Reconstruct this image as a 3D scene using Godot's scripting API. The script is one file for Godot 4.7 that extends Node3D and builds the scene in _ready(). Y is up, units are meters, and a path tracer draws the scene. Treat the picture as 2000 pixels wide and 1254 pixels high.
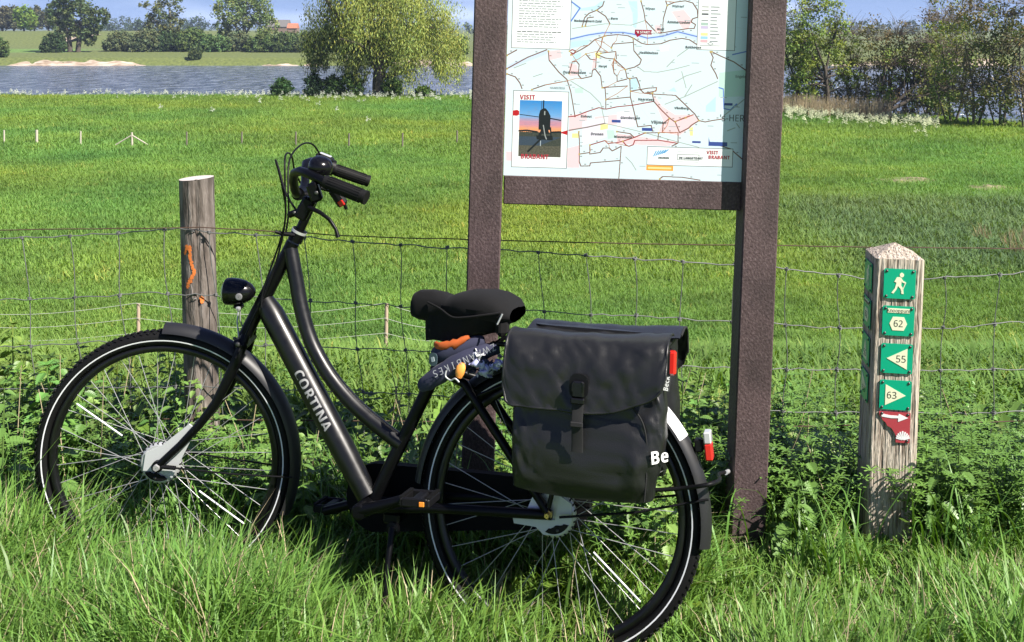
extends Node3D

const EYE := 1.54            # eye height above the verge
const FENCE_Z := -3.42
const WATER_Y := -9.3

# ---------------------------------------------------------------- mesh builder
class MB:
	var v := PackedVector3Array()
	var n := PackedVector3Array()
	var c := PackedColorArray()
	var idx := PackedInt32Array()
	var col := Color.WHITE

	func add(p: Vector3, nn: Vector3) -> int:
		v.append(p); n.append(nn); c.append(col)
		return v.size() - 1

	func face(pts: Array, out: Vector3) -> void:
		var nn: Vector3 = (pts[2] - pts[0]).cross(pts[1] - pts[0])
		if nn.dot(out) < 0.0:
			pts = pts.duplicate(); pts.reverse()
			nn = -nn
		nn = nn.normalized()
		var b := v.size()
		for p in pts: add(p, nn)
		for i in range(1, pts.size() - 1):
			idx.append_array(PackedInt32Array([b, b + i, b + i + 1]))

	func tri(a: Vector3, b: Vector3, d: Vector3) -> void:
		var nn := (d - a).cross(b - a).normalized()
		var k := v.size()
		add(a, nn); add(b, nn); add(d, nn)
		idx.append_array(PackedInt32Array([k, k + 1, k + 2]))

	func grid(P: Array, closed := false) -> void:
		var ni := P.size()
		var nj: int = P[0].size()
		var b := v.size()
		for i in ni:
			for j in nj:
				var ia := maxi(i - 1, 0)
				var ib := mini(i + 1, ni - 1)
				var ja := j - 1
				var jb := j + 1
				if closed:
					ja = (j - 1 + nj) % nj; jb = (j + 1) % nj
				else:
					ja = maxi(ja, 0); jb = mini(jb, nj - 1)
				var di: Vector3 = P[ib][j] - P[ia][j]
				var dj: Vector3 = P[i][jb] - P[i][ja]
				add(P[i][j], dj.cross(di).normalized())
		var m := nj if closed else nj - 1
		for i in ni - 1:
			for j in m:
				var a := b + i * nj + j
				var d := b + i * nj + (j + 1) % nj
				idx.append_array(PackedInt32Array([a, a + nj, d, a + nj, d + nj, d]))

	func tube(pts: Array, rad: Variant, seg := 10, cap := true, ref := Vector3.ZERO, flat := 1.0) -> void:
		var P := []
		var N := Vector3.ZERO
		var last := pts.size() - 1
		for i in pts.size():
			var T: Vector3 = (pts[mini(i + 1, last)] - pts[maxi(i - 1, 0)]).normalized()
			if ref != Vector3.ZERO: N = ref
			elif i == 0: N = Vector3.UP if absf(T.y) < 0.9 else Vector3.RIGHT
			N = (N - T * N.dot(T)).normalized()
			var B := T.cross(N)
			var r: float = rad[i] if rad is Array else rad
			var ring := PackedVector3Array()
			for j in seg:
				var a := TAU * j / seg
				ring.append(pts[i] + N * (cos(a) * r) + B * (sin(a) * r * flat))
			P.append(ring)
			if cap and (i == 0 or i == last):
				face(Array(ring), -T if i == 0 else T)
		grid(P, true)

	func lathe(o: Vector3, axis: Vector3, prof: Array, seg := 20) -> void:
		for i in prof.size() - 1:
			var a: Vector2 = prof[i]
			var b: Vector2 = prof[i + 1]
			tube([o + axis * a.y, o + axis * b.y] if absf(a.y - b.y) > 1e-6 else [o + axis * a.y, o + axis * (b.y + 1e-5)], [maxf(a.x, 1e-5), maxf(b.x, 1e-5)], seg, false)

	func smooth_lathe(o: Vector3, axis: Vector3, prof: Array, seg := 20) -> void:
		var pts := []
		var rr := []
		for q in prof:
			pts.append(o + axis * q.y); rr.append(maxf(q.x, 1e-4))
		tube(pts, rr, seg, true)

	func box(ce: Vector3, size: Vector3, bev := 0.0, B := Basis()) -> void:
		var h := size * 0.5
		bev = minf(bev, minf(h.x, minf(h.y, h.z)) * 0.9)
		var g := h - Vector3.ONE * bev
		var ax := [Vector3.RIGHT, Vector3.UP, Vector3.BACK]
		for k in 3:
			var u: Vector3 = ax[(k + 1) % 3]
			var w: Vector3 = ax[(k + 2) % 3]
			for s in [-1.0, 1.0]:
				var o: Vector3 = ax[k] * (s * h[k])
				var gu: float = g[(k + 1) % 3]
				var gw: float = g[(k + 2) % 3]
				face([ce + B * (o + u * gu + w * gw), ce + B * (o - u * gu + w * gw), ce + B * (o - u * gu - w * gw), ce + B * (o + u * gu - w * gw)], B * (ax[k] * s))
		if bev <= 0.0: return
		for k in 3:
			var i1 := (k + 1) % 3
			var i2 := (k + 2) % 3
			for s in [-1.0, 1.0]:
				for t in [-1.0, 1.0]:
					var q := []
					for e in [-1.0, 1.0]:
						var p1: Vector3 = ax[k] * (g[k] * e) + ax[i1] * (s * h[i1]) + ax[i2] * (t * g[i2])
						var p2: Vector3 = ax[k] * (g[k] * e) + ax[i1] * (s * g[i1]) + ax[i2] * (t * h[i2])
						if e < 0.0: q.append(ce + B * p1); q.append(ce + B * p2)
						else: q.append(ce + B * p2); q.append(ce + B * p1)
					face(q, B * (ax[i1] * s + ax[i2] * t))
		for x in [-1.0, 1.0]:
			for y in [-1.0, 1.0]:
				for z in [-1.0, 1.0]:
					face([ce + B * Vector3(x * h.x, y * g.y, z * g.z), ce + B * Vector3(x * g.x, y * h.y, z * g.z), ce + B * Vector3(x * g.x, y * g.y, z * h.z)], B * Vector3(x, y, z))

	func prism(poly: PackedVector2Array, z0: float, z1: float, T := Transform3D()) -> void:
		var t := Geometry2D.triangulate_polygon(poly)
		for i in range(0, t.size(), 3):
			for s in [z0, z1]:
				var q := []
				for k in 3:
					var p := poly[t[i + k]]
					q.append(T * Vector3(p.x, p.y, s))
				face(q, T.basis * Vector3(0, 0, 1.0 if s == z1 else -1.0))
		var cw := Geometry2D.is_polygon_clockwise(poly)
		for i in poly.size():
			var a := poly[i]
			var b := poly[(i + 1) % poly.size()]
			var e := b - a
			var o := Vector3(e.y, -e.x, 0)
			if cw: o = -o
			face([T * Vector3(a.x, a.y, z0), T * Vector3(b.x, b.y, z0), T * Vector3(b.x, b.y, z1), T * Vector3(a.x, a.y, z1)], T.basis * o)

	# profile (radius, z) swept round the z axis through ce
	func ring(ce: Vector3, prof: Array, seg: int, a0 := 0.0, a1 := TAU) -> void:
		var area := 0.0
		for i in prof.size():
			var p: Vector2 = prof[i]
			var q: Vector2 = prof[(i + 1) % prof.size()]
			area += p.x * q.y - q.x * p.y
		var pr := prof.duplicate()
		if area > 0.0: pr.reverse()
		var P := []
		for i in seg + 1:
			var a := lerpf(a0, a1, float(i) / seg)
			var r := PackedVector3Array()
			for q in pr: r.append(ce + Vector3(cos(a) * q.x, sin(a) * q.x, q.y))
			P.append(r)
		grid(P, true)
		if a1 - a0 < 6.28:
			face(Array(P[0]), Vector3(sin(a0), -cos(a0), 0))
			face(Array(P[seg]), Vector3(-sin(a1), cos(a1), 0))

	func mesh(m: Material) -> ArrayMesh:
		var am := ArrayMesh.new()
		var arr := []
		arr.resize(Mesh.ARRAY_MAX)
		arr[Mesh.ARRAY_VERTEX] = v
		arr[Mesh.ARRAY_NORMAL] = n
		arr[Mesh.ARRAY_COLOR] = c
		arr[Mesh.ARRAY_INDEX] = idx
		am.add_surface_from_arrays(Mesh.PRIMITIVE_TRIANGLES, arr)
		am.surface_set_material(0, m)
		return am

# ---------------------------------------------------------------- scene helpers
var rng := RandomNumberGenerator.new()
var taken := {}
var M := {}
var patch := FastNoiseLite.new()
var wob := FastNoiseLite.new()

func numbered(called: String) -> String:
	var k: int = taken.get(called, 0)
	taken[called] = k + 1
	return called if k == 0 else "%s_%03d" % [called, k]

func tag(o: Node, label := "", category := "", group := "", kind := "") -> void:
	if label: o.set_meta("label", label)
	if category: o.set_meta("category", category)
	if group: o.set_meta("group", group)
	if kind: o.set_meta("kind", kind)

func thing(called: String, label: String, category: String, T := Transform3D(), group := "") -> Node3D:
	var o := Node3D.new()
	o.name = numbered(called)
	add_child(o)
	o.transform = T
	tag(o, label, category, group)
	return o

func obj(called: String, mb: Variant, m: Material, parent: Node = null) -> MeshInstance3D:
	var o := MeshInstance3D.new()
	o.mesh = mb.mesh(m) if mb is MB else mb
	if not mb is MB and m: o.material_override = m
	if parent:
		o.name = called
		parent.add_child(o, true)
	else:
		o.name = numbered(called)
		add_child(o)
	return o

func many(called: String, mesh: Mesh, where: Array, tint: Array, parent: Node = null) -> MultiMeshInstance3D:
	var mm := MultiMesh.new()
	mm.transform_format = MultiMesh.TRANSFORM_3D
	mm.use_colors = true
	mm.mesh = mesh
	mm.instance_count = where.size()
	for i in where.size():
		mm.set_instance_transform(i, where[i])
		mm.set_instance_color(i, tint[i])
	var o := MultiMeshInstance3D.new()
	o.multimesh = mm
	if parent:
		o.name = called
		parent.add_child(o, true)
	else:
		o.name = numbered(called)
		add_child(o)
	return o

func mat(a: Color, rough := 0.7, metal := 0.0) -> StandardMaterial3D:
	var m := StandardMaterial3D.new()
	m.albedo_color = a.linear_to_srgb()
	m.roughness = rough
	m.metallic = metal
	m.vertex_color_use_as_albedo = true
	return m

func leafy(a: Color, back := 0.7, rough := 0.55) -> StandardMaterial3D:
	var m := mat(a, rough)
	m.backlight_enabled = true
	m.backlight = Color(back, back, back * 0.55)
	m.metallic_specular = 0.35
	return m

func noise_tex(freq: float, stops: Array, sd: int, size := 512, octaves := 5) -> NoiseTexture2D:
	var f := FastNoiseLite.new()
	f.seed = sd
	f.noise_type = FastNoiseLite.TYPE_SIMPLEX_SMOOTH
	f.frequency = freq
	f.fractal_octaves = octaves
	f.fractal_gain = 0.6
	var t := NoiseTexture2D.new()
	t.width = size
	t.height = size
	t.seamless = true
	t.noise = f
	if stops.size():
		var g := Gradient.new()
		var off := PackedFloat32Array()
		var cs := PackedColorArray()
		for s in stops:
			off.append(s[0]); cs.append((s[1] as Color).linear_to_srgb())
		g.offsets = off
		g.colors = cs
		t.color_ramp = g
	return t

func triplanar(m: StandardMaterial3D, scale: Vector3, world := false) -> void:
	m.uv1_triplanar = true
	m.uv1_world_triplanar = world
	m.uv1_scale = scale

func text_mesh(s: String, size: float, depth := 0.0004, bold := false) -> TextMesh:
	var f := SystemFont.new()
	f.font_names = PackedStringArray(["Droid Sans"])
	if bold: f.font_weight = 700
	var t := TextMesh.new()
	t.font = f
	t.text = s
	t.font_size = 32
	t.pixel_size = size / 23.0
	t.depth = depth
	t.curve_step = 2.0
	return t

func nums(s: String) -> PackedFloat64Array:
	return s.split_floats(" ", false)

func smooth(t: float) -> float:
	t = clampf(t, 0.0, 1.0)
	return t * t * (3.0 - 2.0 * t)

# ---------------------------------------------------------------- the land
func bank_edge(x: float) -> float:
	return 121.0 - maxf(0.0, x - 5.0) * 0.9

func land(x: float, z: float) -> float:
	var d := -z
	var y := 0.0
	if d > 3.3:
		var s := (d - 3.3)
		y = -6.46 * smooth_ramp(s / 22.6)
	if d > 26.0:
		y = -6.46 + 0.12 * wob.get_noise_2d(x * 1.5, z * 1.5)
	var e := bank_edge(x)
	if d > e:
		y = lerpf(-6.5, -11.5, smooth((d - e) / 8.0))
	var far_edge := 296.0 + 3.0 * wob.get_noise_2d(x * 0.6, 7.0)
	if d > far_edge - 6.0:
		y = lerpf(-11.5, -7.0, smooth((d - far_edge + 6.0) / 12.0))
	if d > far_edge + 6.0:
		y = lerpf(-7.0, -6.0, clampf((d - 306.0) / 60.0, 0.0, 1.0))
	if d > 380.0:
		var dike := smooth((d - 395.0) / 55.0) * smooth((-120.0 - x) / 40.0)
		y = -6.0 + dike * 6.0
		y = lerpf(y, -5.0, smooth((d - 600.0) / 300.0))
		y = lerpf(y, -4.0, smooth((d - 1000.0) / 2000.0))
	return y

func smooth_ramp(t: float) -> float:    # straight slope with eased ends
	t = clampf(t, 0.0, 1.0)
	var e := 0.12
	var k := 1.0 / (1.0 - e)
	if t < e: return k * t * t / (2.0 * e)
	if t > 1.0 - e: return 1.0 - k * (1.0 - t) * (1.0 - t) / (2.0 * e)
	return k * (t - e * 0.5)

func _ready() -> void:
	# camera: upright phone photograph, of which the lower half is kept (lens shifted down)
	var cam := Camera3D.new()
	cam.name = "camera"
	cam.near = 0.05
	cam.far = 9000.0
	var size := cam.near * 1254.0 / 2000.0
	cam.set_frustum(size, Vector2(0.0, -size * (627.0 - 142.3) / 1254.0), cam.near, cam.far)
	cam.keep_aspect = Camera3D.KEEP_HEIGHT
	cam.position = Vector3(0, EYE, 0)
	cam.rotation_degrees = Vector3(-2.5, 0, 0)
	cam.current = true
	add_child(cam)
	# sky
	var env := Environment.new()
	var sky := Sky.new()
	var sm := ProceduralSkyMaterial.new()
	sm.sky_energy_multiplier = 1.0
	sm.sky_top_color = Color(0.08, 0.19, 0.41)
	sm.sky_horizon_color = Color(0.485, 0.565, 0.71)
	sm.sky_curve = 0.12
	sm.ground_bottom_color = Color(0.25, 0.3, 0.18)
	sm.ground_horizon_color = Color(0.45, 0.5, 0.45)
	sm.sun_angle_max = 2.0
	sm.sky_cover = cloud_cover()
	sm.sky_cover_modulate = Color(1, 1, 1, 0.25)
	sky.sky_material = sm
	env.sky = sky
	env.background_mode = Environment.BG_SKY
	env.ambient_light_source = Environment.AMBIENT_SOURCE_SKY
	env.tonemap_mode = Environment.TONE_MAPPER_LINEAR
	env.tonemap_exposure = 2.1
	env.sdfgi_enabled = true
	env.ssao_enabled = true
	env.ssil_enabled = true
	env.fog_enabled = true
	env.fog_density = 0.00017
	env.fog_light_color = Color(0.72, 0.80, 0.92)
	var we := WorldEnvironment.new()
	we.name = "environment"
	we.environment = env
	add_child(we)
	# sun, behind the camera's right shoulder
	var sun := DirectionalLight3D.new()
	sun.name = "sun"
	sun.light_color = Color(1.0, 0.97, 0.93)
	sun.light_energy = 1.6
	sun.light_angular_distance = 0.5
	sun.shadow_enabled = true
	var az := deg_to_rad(55.0)
	var el := deg_to_rad(46.0)
	var to_sun := Vector3(sin(az) * cos(el), sin(el), cos(az) * cos(el))
	sun.basis = Basis.looking_at(-to_sun, Vector3.UP)
	add_child(sun)

	rng.seed = 11
	patch.seed = 5
	patch.frequency = 0.09
	patch.fractal_octaves = 3
	wob.seed = 9
	wob.frequency = 0.05
	materials()
	build_land()
	build_far_bank()
	build_near_bank()
	build_meadow()
	build_fences()
	build_board()
	build_waymarker()
	build_bicycle()
	build_panniers()
	build_cloths()
	build_weeds()
	build_verge()

func cloud_cover() -> Texture2D:
	var f := FastNoiseLite.new()
	f.seed = 21
	f.frequency = 0.9
	f.fractal_octaves = 5
	var im := Image.create(1536, 768, false, Image.FORMAT_RGBA8)
	im.fill(Color(1, 1, 1, 0))
	for y in 400:
		var e := (0.5 - (y + 0.5) / 768.0) * PI
		for x in 1536:
			var a := 0.0
			if e > -0.02:
				var t := TAU * x / 1536.0
				var p := Vector3(cos(t) * cos(e), sin(e) * 9.0, sin(t) * cos(e)) * 2.2
				a = smooth((f.get_noise_3dv(p) + 0.02) / 0.35) * 0.75
			im.set_pixel(x, y, Color(1, 1, 1, a))
	return ImageTexture.create_from_image(im)

func materials() -> void:
	M.black = mat(Color(0.0025, 0.0026, 0.0032), 0.4)
	M.satin = mat(Color(0.004, 0.0041, 0.0045), 0.42)
	M.gloss = mat(Color(0.004, 0.004, 0.005), 0.22)
	M.rubber = mat(Color(0.006, 0.006, 0.0063), 0.65)
	M.plastic = mat(Color(0.005, 0.005, 0.006), 0.5)
	M.silver = mat(Color(0.5, 0.51, 0.51), 0.4, 0.4)
	M.alloy = mat(Color(0.5, 0.52, 0.52), 0.5, 0.15)
	M.chrome = mat(Color(0.42, 0.42, 0.42), 0.28, 0.4)
	M.brass = mat(Color(0.6, 0.42, 0.14), 0.35, 0.9)
	var sheen := noise_tex(0.02, [[0.0, Color(0.26, 0.26, 0.26).srgb_to_linear()], [0.5, Color(0.35, 0.35, 0.35).srgb_to_linear()], [1.0, Color(0.5, 0.5, 0.5).srgb_to_linear()]], 51, 256, 5)
	for m in [M.black, M.satin]:
		m.roughness = 1.0
		m.roughness_texture = sheen
		triplanar(m, Vector3(4, 4, 4))
	for m in [M.black, M.satin, M.gloss, M.rubber, M.plastic]: m.metallic_specular = 0.3
	M.satin.metallic_specular = 0.48
	M.gloss.metallic_specular = 0.42
	M.white_line = mat(Color(0.72, 0.73, 0.75), 0.5)
	M.white = mat(Color(0.8, 0.8, 0.8), 0.55)
	M.letter = mat(Color(0.6, 0.6, 0.6), 0.5)
	M.red = mat(Color(0.55, 0.02, 0.015), 0.2)
	M.clear = mat(Color(0.45, 0.46, 0.47), 0.12)
	M.amber = mat(Color(0.75, 0.25, 0.03), 0.3)
	M.dull = mat(Color(0.003, 0.003, 0.0035), 0.75)
	M.dull.metallic_specular = 0.25
	M.wire = mat(Color(0.17, 0.175, 0.17), 0.5, 0.4)
	M.rust = mat(Color(0.085, 0.05, 0.035), 0.7, 0.3)
	# black tarpaulin of the panniers
	M.tarp = mat(Color(0.0115, 0.0118, 0.0125), 0.38)
	M.tarp.heightmap_enabled = true
	M.tarp.heightmap_texture = noise_tex(0.09, [], 31, 256, 3)
	M.tarp.heightmap_scale = 0.035
	triplanar(M.tarp, Vector3(14, 14, 14))
	M.tarp.metallic_specular = 0.45
	M.web = mat(Color(0.008, 0.008, 0.009), 0.85)
	# soft cloth
	M.neoprene = mat(Color(0.009, 0.009, 0.0095), 0.9)
	M.neoprene.rim_enabled = true
	M.neoprene.metallic_specular = 0.25
	M.neoprene.rim = 0.2
	M.navy = mat(Color(0.022, 0.024, 0.055), 0.85)
	M.navy.rim_enabled = true
	M.navy.rim = 0.3
	M.orange_cloth = mat(Color(0.42, 0.085, 0.012), 0.8)
	M.lilac = mat(Color(0.38, 0.4, 0.62), 0.75)
	M.print_grey = mat(Color(0.32, 0.33, 0.36), 0.7)
	# recycled plastic of the sign frame: brown with pale fibres
	M.plank = mat(Color(1, 1, 1), 0.72)
	M.plank.albedo_texture = noise_tex(0.035, [[0.0, Color(0.05, 0.03, 0.032)], [0.4, Color(0.080, 0.050, 0.051)], [0.6, Color(0.096, 0.063, 0.064)], [0.8, Color(0.132, 0.093, 0.093)], [1.0, Color(0.24, 0.19, 0.19)]], 3, 512, 5)
	M.plank.heightmap_enabled = true
	M.plank.heightmap_texture = noise_tex(0.04, [], 3, 512, 5)
	M.plank.heightmap_scale = 0.12
	triplanar(M.plank, Vector3(5.5, 4.2, 5.5))
	# weathered post wood
	M.post_wood = mat(Color(1, 1, 1), 0.9)
	M.post_wood.albedo_texture = noise_tex(0.014, [[0.0, Color(0.04, 0.032, 0.026)], [0.35, Color(0.105, 0.085, 0.07)], [0.55, Color(0.17, 0.145, 0.125)], [0.75, Color(0.27, 0.235, 0.21)], [1.0, Color(0.42, 0.37, 0.34)]], 7, 512, 5)
	M.post_wood.heightmap_enabled = true
	M.post_wood.heightmap_texture = noise_tex(0.014, [], 7, 512, 5)
	M.post_wood.heightmap_scale = 0.8
	triplanar(M.post_wood, Vector3(5.5, 0.75, 5.5))
	var stain := noise_tex(0.01, [[0.0, Color(0.45, 0.45, 0.45)], [0.4, Color(0.8, 0.8, 0.8)], [0.6, Color(0.95, 0.95, 0.95)], [1.0, Color(1, 1, 1)]], 57, 256, 5)
	for m in [M.plank, M.post_wood]:
		m.detail_enabled = true
		m.detail_blend_mode = BaseMaterial3D.BLEND_MODE_MUL
		m.detail_albedo = stain
		m.detail_uv_layer = BaseMaterial3D.DETAIL_UV_2
		m.uv2_triplanar = true
		m.uv2_scale = Vector3(1.6, 0.9, 1.6)
	M.end_grain = mat(Color(0.5, 0.46, 0.42), 0.9)
	# silvered oak of the waymarker
	M.oak = mat(Color(1, 1, 1), 0.85)
	M.oak.albedo_texture = noise_tex(0.02, [[0.0, Color(0.07, 0.05, 0.04)], [0.3, Color(0.24, 0.185, 0.14)], [0.43, Color(0.45, 0.385, 0.31)], [0.65, Color(0.56, 0.49, 0.41)], [1.0, Color(0.68, 0.62, 0.54)]], 13, 512, 4)
	M.oak.heightmap_enabled = true
	M.oak.heightmap_texture = noise_tex(0.02, [], 13, 512, 4)
	M.oak.heightmap_scale = 1.1
	triplanar(M.oak, Vector3(9, 0.5, 9))
	M.sign_green = mat(Color(0.0, 0.36, 0.20), 0.3)
	M.cream = mat(Color(0.78, 0.78, 0.55), 0.5)
	M.sign_red = mat(Color(0.40, 0.045, 0.06), 0.5)
	M.ink = mat(Color(0.03, 0.03, 0.03), 0.6)
	M.map_ink = mat(Color(0.09, 0.095, 0.1), 0.6)
	M.map_grey = mat(Color(0.32, 0.36, 0.37), 0.6)
	M.map_red = mat(Color(0.42, 0.03, 0.05), 0.6)
	M.screw = mat(Color(0.07, 0.07, 0.07), 0.4, 0.5)
	# ground
	M.soil = mat(Color(1, 1, 1), 0.95)
	M.soil.albedo_texture = noise_tex(0.02, [[0.0, Color(0.055, 0.10, 0.018)], [0.45, Color(0.10, 0.185, 0.03)], [0.6, Color(0.125, 0.22, 0.037)], [1.0, Color(0.19, 0.29, 0.065)]], 17, 512, 5)
	triplanar(M.soil, Vector3(0.08, 0.08, 0.08), true)
	M.soil.vertex_color_use_as_albedo = true
	M.water = mat(Color(1, 1, 1), 0.2)
	M.water.albedo_texture = noise_tex(0.035, [[0.0, Color(0.05, 0.065, 0.085)], [0.4, Color(0.085, 0.105, 0.14)], [0.6, Color(0.13, 0.155, 0.2)], [1.0, Color(0.22, 0.25, 0.3)]], 25, 512, 5)  # bright and dark wave reflections painted into the colour as patches
	M.water.normal_enabled = true
	var wt := noise_tex(0.035, [], 23, 512, 4)
	wt.as_normal_map = true
	wt.bump_strength = 14.0
	M.water.normal_texture = wt
	M.water.normal_scale = 1.0
	triplanar(M.water, Vector3(0.012, 0.012, 0.008), true)
	M.sand = mat(Color(1, 1, 1), 0.95)
	M.sand.albedo_texture = noise_tex(0.02, [[0.0, Color(0.12, 0.09, 0.06)], [0.35, Color(0.26, 0.19, 0.13)], [0.55, Color(0.44, 0.36, 0.28)], [0.75, Color(0.52, 0.45, 0.37)], [1.0, Color(0.55, 0.49, 0.43)]], 27, 256, 4)
	triplanar(M.sand, Vector3(0.03, 0.35, 0.10), true)
	M.dirt = mat(Color(1, 1, 1), 0.95)
	M.dirt.albedo_texture = noise_tex(0.03, [[0.0, Color(0.10, 0.12, 0.04)], [0.45, Color(0.2, 0.18, 0.09)], [0.7, Color(0.32, 0.26, 0.18)], [1.0, Color(0.4, 0.33, 0.25)]], 37, 256, 4)
	triplanar(M.dirt, Vector3(0.3, 0.3, 0.3), true)
	M.bark = mat(Color(0.075, 0.062, 0.048), 0.95)
	M.twig = mat(Color(0.15, 0.125, 0.095), 0.95)
	M.pale_bark = mat(Color(0.2, 0.185, 0.16), 0.95)
	M.dead_wood = mat(Color(0.42, 0.38, 0.32), 0.9)
	# foliage
	M.grass = leafy(Color(0.168, 0.318, 0.062), 0.8, 0.42)
	M.grass.metallic_specular = 0.42
	M.meadow = leafy(Color(0.2, 0.318, 0.066), 0.85, 0.7)
	M.nettle = leafy(Color(0.115, 0.22, 0.045), 0.55, 0.42)
	M.nettle.metallic_specular = 0.5
	M.stem = leafy(Color(0.10, 0.17, 0.04), 0.3)
	M.leaf = leafy(Color(0.95, 0.95, 0.95).srgb_to_linear() * 1.0, 0.7, 0.7)
	M.umbel = mat(Color(0.75, 0.78, 0.66), 0.8)
	M.straw = leafy(Color(0.46, 0.38, 0.24), 0.4, 0.8)

func build_land() -> void:
	var rows := [-60.0, -20.0, -6.0, 0.0]
	var d := 0.5
	while d < 3.0: rows.append(d); d += 0.5
	while d < 30.0: rows.append(d); d += 0.25 + d * 0.02
	while d < 80.0: rows.append(d); d += 2.0
	while d < 136.0: rows.append(d); d += 1.3
	while d < 286.0: rows.append(d); d += 10.0
	while d < 312.0: rows.append(d); d += 1.5
	while d < 460.0: rows.append(d); d += 7.0
	while d < 3600.0: rows.append(d); d *= 1.12
	var mb := MB.new()
	var P := []
	for r in rows:
		var line := PackedVector3Array()
		for k in 121:
			var s := (k - 60) / 60.0
			var x: float = s * (absf(r) * 0.95 + 12.0)
			line.append(Vector3(x, land(x, -r), -r))
		P.append(line)
	mb.grid(P)
	for i in mb.v.size():       # the rougher, drier pasture across the river
		var q := mb.v[i]
		if q.z < -290.0:
			mb.c[i] = Color(1.05, 0.70, 1.05)
			if q.z < -336.0 and q.z > -372.0 and q.x < -150.0: mb.c[i] = Color(2.4, 1.25, 2.6)
	var g := obj("ground", mb, M.soil)
	tag(g, "green grass ground sloping from the verge down to the river", "ground", "", "structure")
	# river
	var w := MB.new()
	w.face([Vector3(-700, WATER_Y, -95), Vector3(700, WATER_Y, -75), Vector3(900, WATER_Y, -312), Vector3(-900, WATER_Y, -312)], Vector3.UP)
	tag(obj("river", w, M.water), "wide rippled blue grey river behind the meadow", "river", "", "structure")
	# sandy beaches below the far bank's turf edge
	for b in [[-150.0, -100.5, 0.36, "long pale sandy beach on the far bank, left of the trees"], [-78.0, -50.0, 0.2, "thin pale sand strip on the far bank behind the big willow"], [-40.0, -8.0, 0.45, "short pale sand strip on far bank right of the willow"], [92.0, 150.0, 0.45, "pale sand strip on far bank seen through the bushes"]]:
		var sb := MB.new()
		var Q := []
		for i in 7:
			var line := PackedVector3Array()
			for k in 41:
				var t := k / 40.0
				var x: float = lerpf(b[0], b[1], t)
				var wide: float = (0.25 + 0.75 * smooth(minf(t, 1.0 - t) * 4.0)) * b[2] * (1.0 + 0.5 * wob.get_noise_2d(x * 3.0, 40.0))
				var z := -(294.5 + 8.5 * wide * i / 6.0)
				line.append(Vector3(x, land(x, z) + 0.12 + 0.1 * wob.get_noise_2d(x * 9.0, z * 9.0), z))
			Q.append(line)
		sb.grid(Q)
		tag(obj("sand_beach", sb, M.sand), b[3], "beach", "", "structure")
	# pale path climbing the dike on the far side
	var pb := MB.new()
	var R := []
	for i in 12:
		var t := i / 11.0
		var x := lerpf(-184.0, -172.0, t) + 4.0 * t * t
		var z := lerpf(-410.0, -470.0, t)
		var y := lerpf(-3.8, 0.3, sqrt(t))
		R.append(PackedVector3Array([Vector3(x, y, z), Vector3(x + 6.0 - 3.0 * t, y, z)]))
	pb.grid(R)
	tag(obj("path", pb, M.sand), "pale path climbing the dike on the far bank", "path", "", "structure")
	var hb := MB.new()
	var S := []
	for i in 9:
		var line := PackedVector3Array()
		for k in 21:
			var a := lerpf(-230.0, -120.0, k / 20.0)
			var z := lerpf(-395.0, -480.0, i / 8.0)
			line.append(Vector3(a, lerpf(-5.9, 0.1, smooth(i / 8.0)) * 1.0 - smooth((k - 12.0) / 8.0) * smooth(i / 8.0) * 3.0 - 0.3, z))
		S.append(line)
	hb.grid(S)
	tag(obj("hill", hb, M.soil), "green dike slope under the pale path on the far bank", "dike", "", "structure")
	# bare worn patches in the meadow
	for q in [[20.6, -53.0, 1.25, "bare sandy patch in the meadow right of the board"], [23.8, -50.5, 0.9, "smaller bare patch in the meadow near right edge of photo"]]:
		var m := MB.new()
		var P2 := []
		for i in 6:
			var line := PackedVector3Array()
			for k in 24:
				var a := TAU * k / 24.0
				var r: float = q[2] * i / 5.0 * (1.0 + 0.35 * wob.get_noise_2d(cos(a) * 30.0 + q[0], sin(a) * 30.0))
				var p := Vector3(q[0] + cos(a) * r * 1.4, 0, q[1] + sin(a) * r)
				p.y = land(p.x, p.z) + 0.03 + 0.2 * (1.0 - pow(i / 5.0, 2.0)) * (0.6 + 0.8 * wob.get_noise_2d(p.x * 20.0, p.z * 20.0))
				line.append(p)
			P2.append(line)
		m.grid(P2, true)
		tag(obj("bare_patch", m, M.dirt), q[3], "bare ground", "", "structure")

# ---------------------------------------------------------------- trees
func limb(mb: MB, a: Vector3, b: Vector3, r0: float, r1: float, sag := 0.0, seg := 6, wig := 0.06) -> void:
	var pts := []
	var rr := []
	var len := a.distance_to(b)
	var side := Vector3(rng.randf_range(-1, 1), 0, rng.randf_range(-1, 1)) * len * wig
	for i in 6:
		var t := i / 5.0
		pts.append(a.lerp(b, t) + side * sin(t * PI) + Vector3(0, sag * len * sin(t * PI), 0))
		rr.append(lerpf(r0, r1, t))
	mb.tube(pts, rr, seg, false)

func shade(base: Color, spread := 0.25) -> Color:
	var k := 1.0 + rng.randf_range(-spread, spread)
	var y := rng.randf_range(-0.12, 0.12)
	return Color(base.r * k * (1.0 + y), base.g * k, base.b * k * (1.0 - y))

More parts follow.
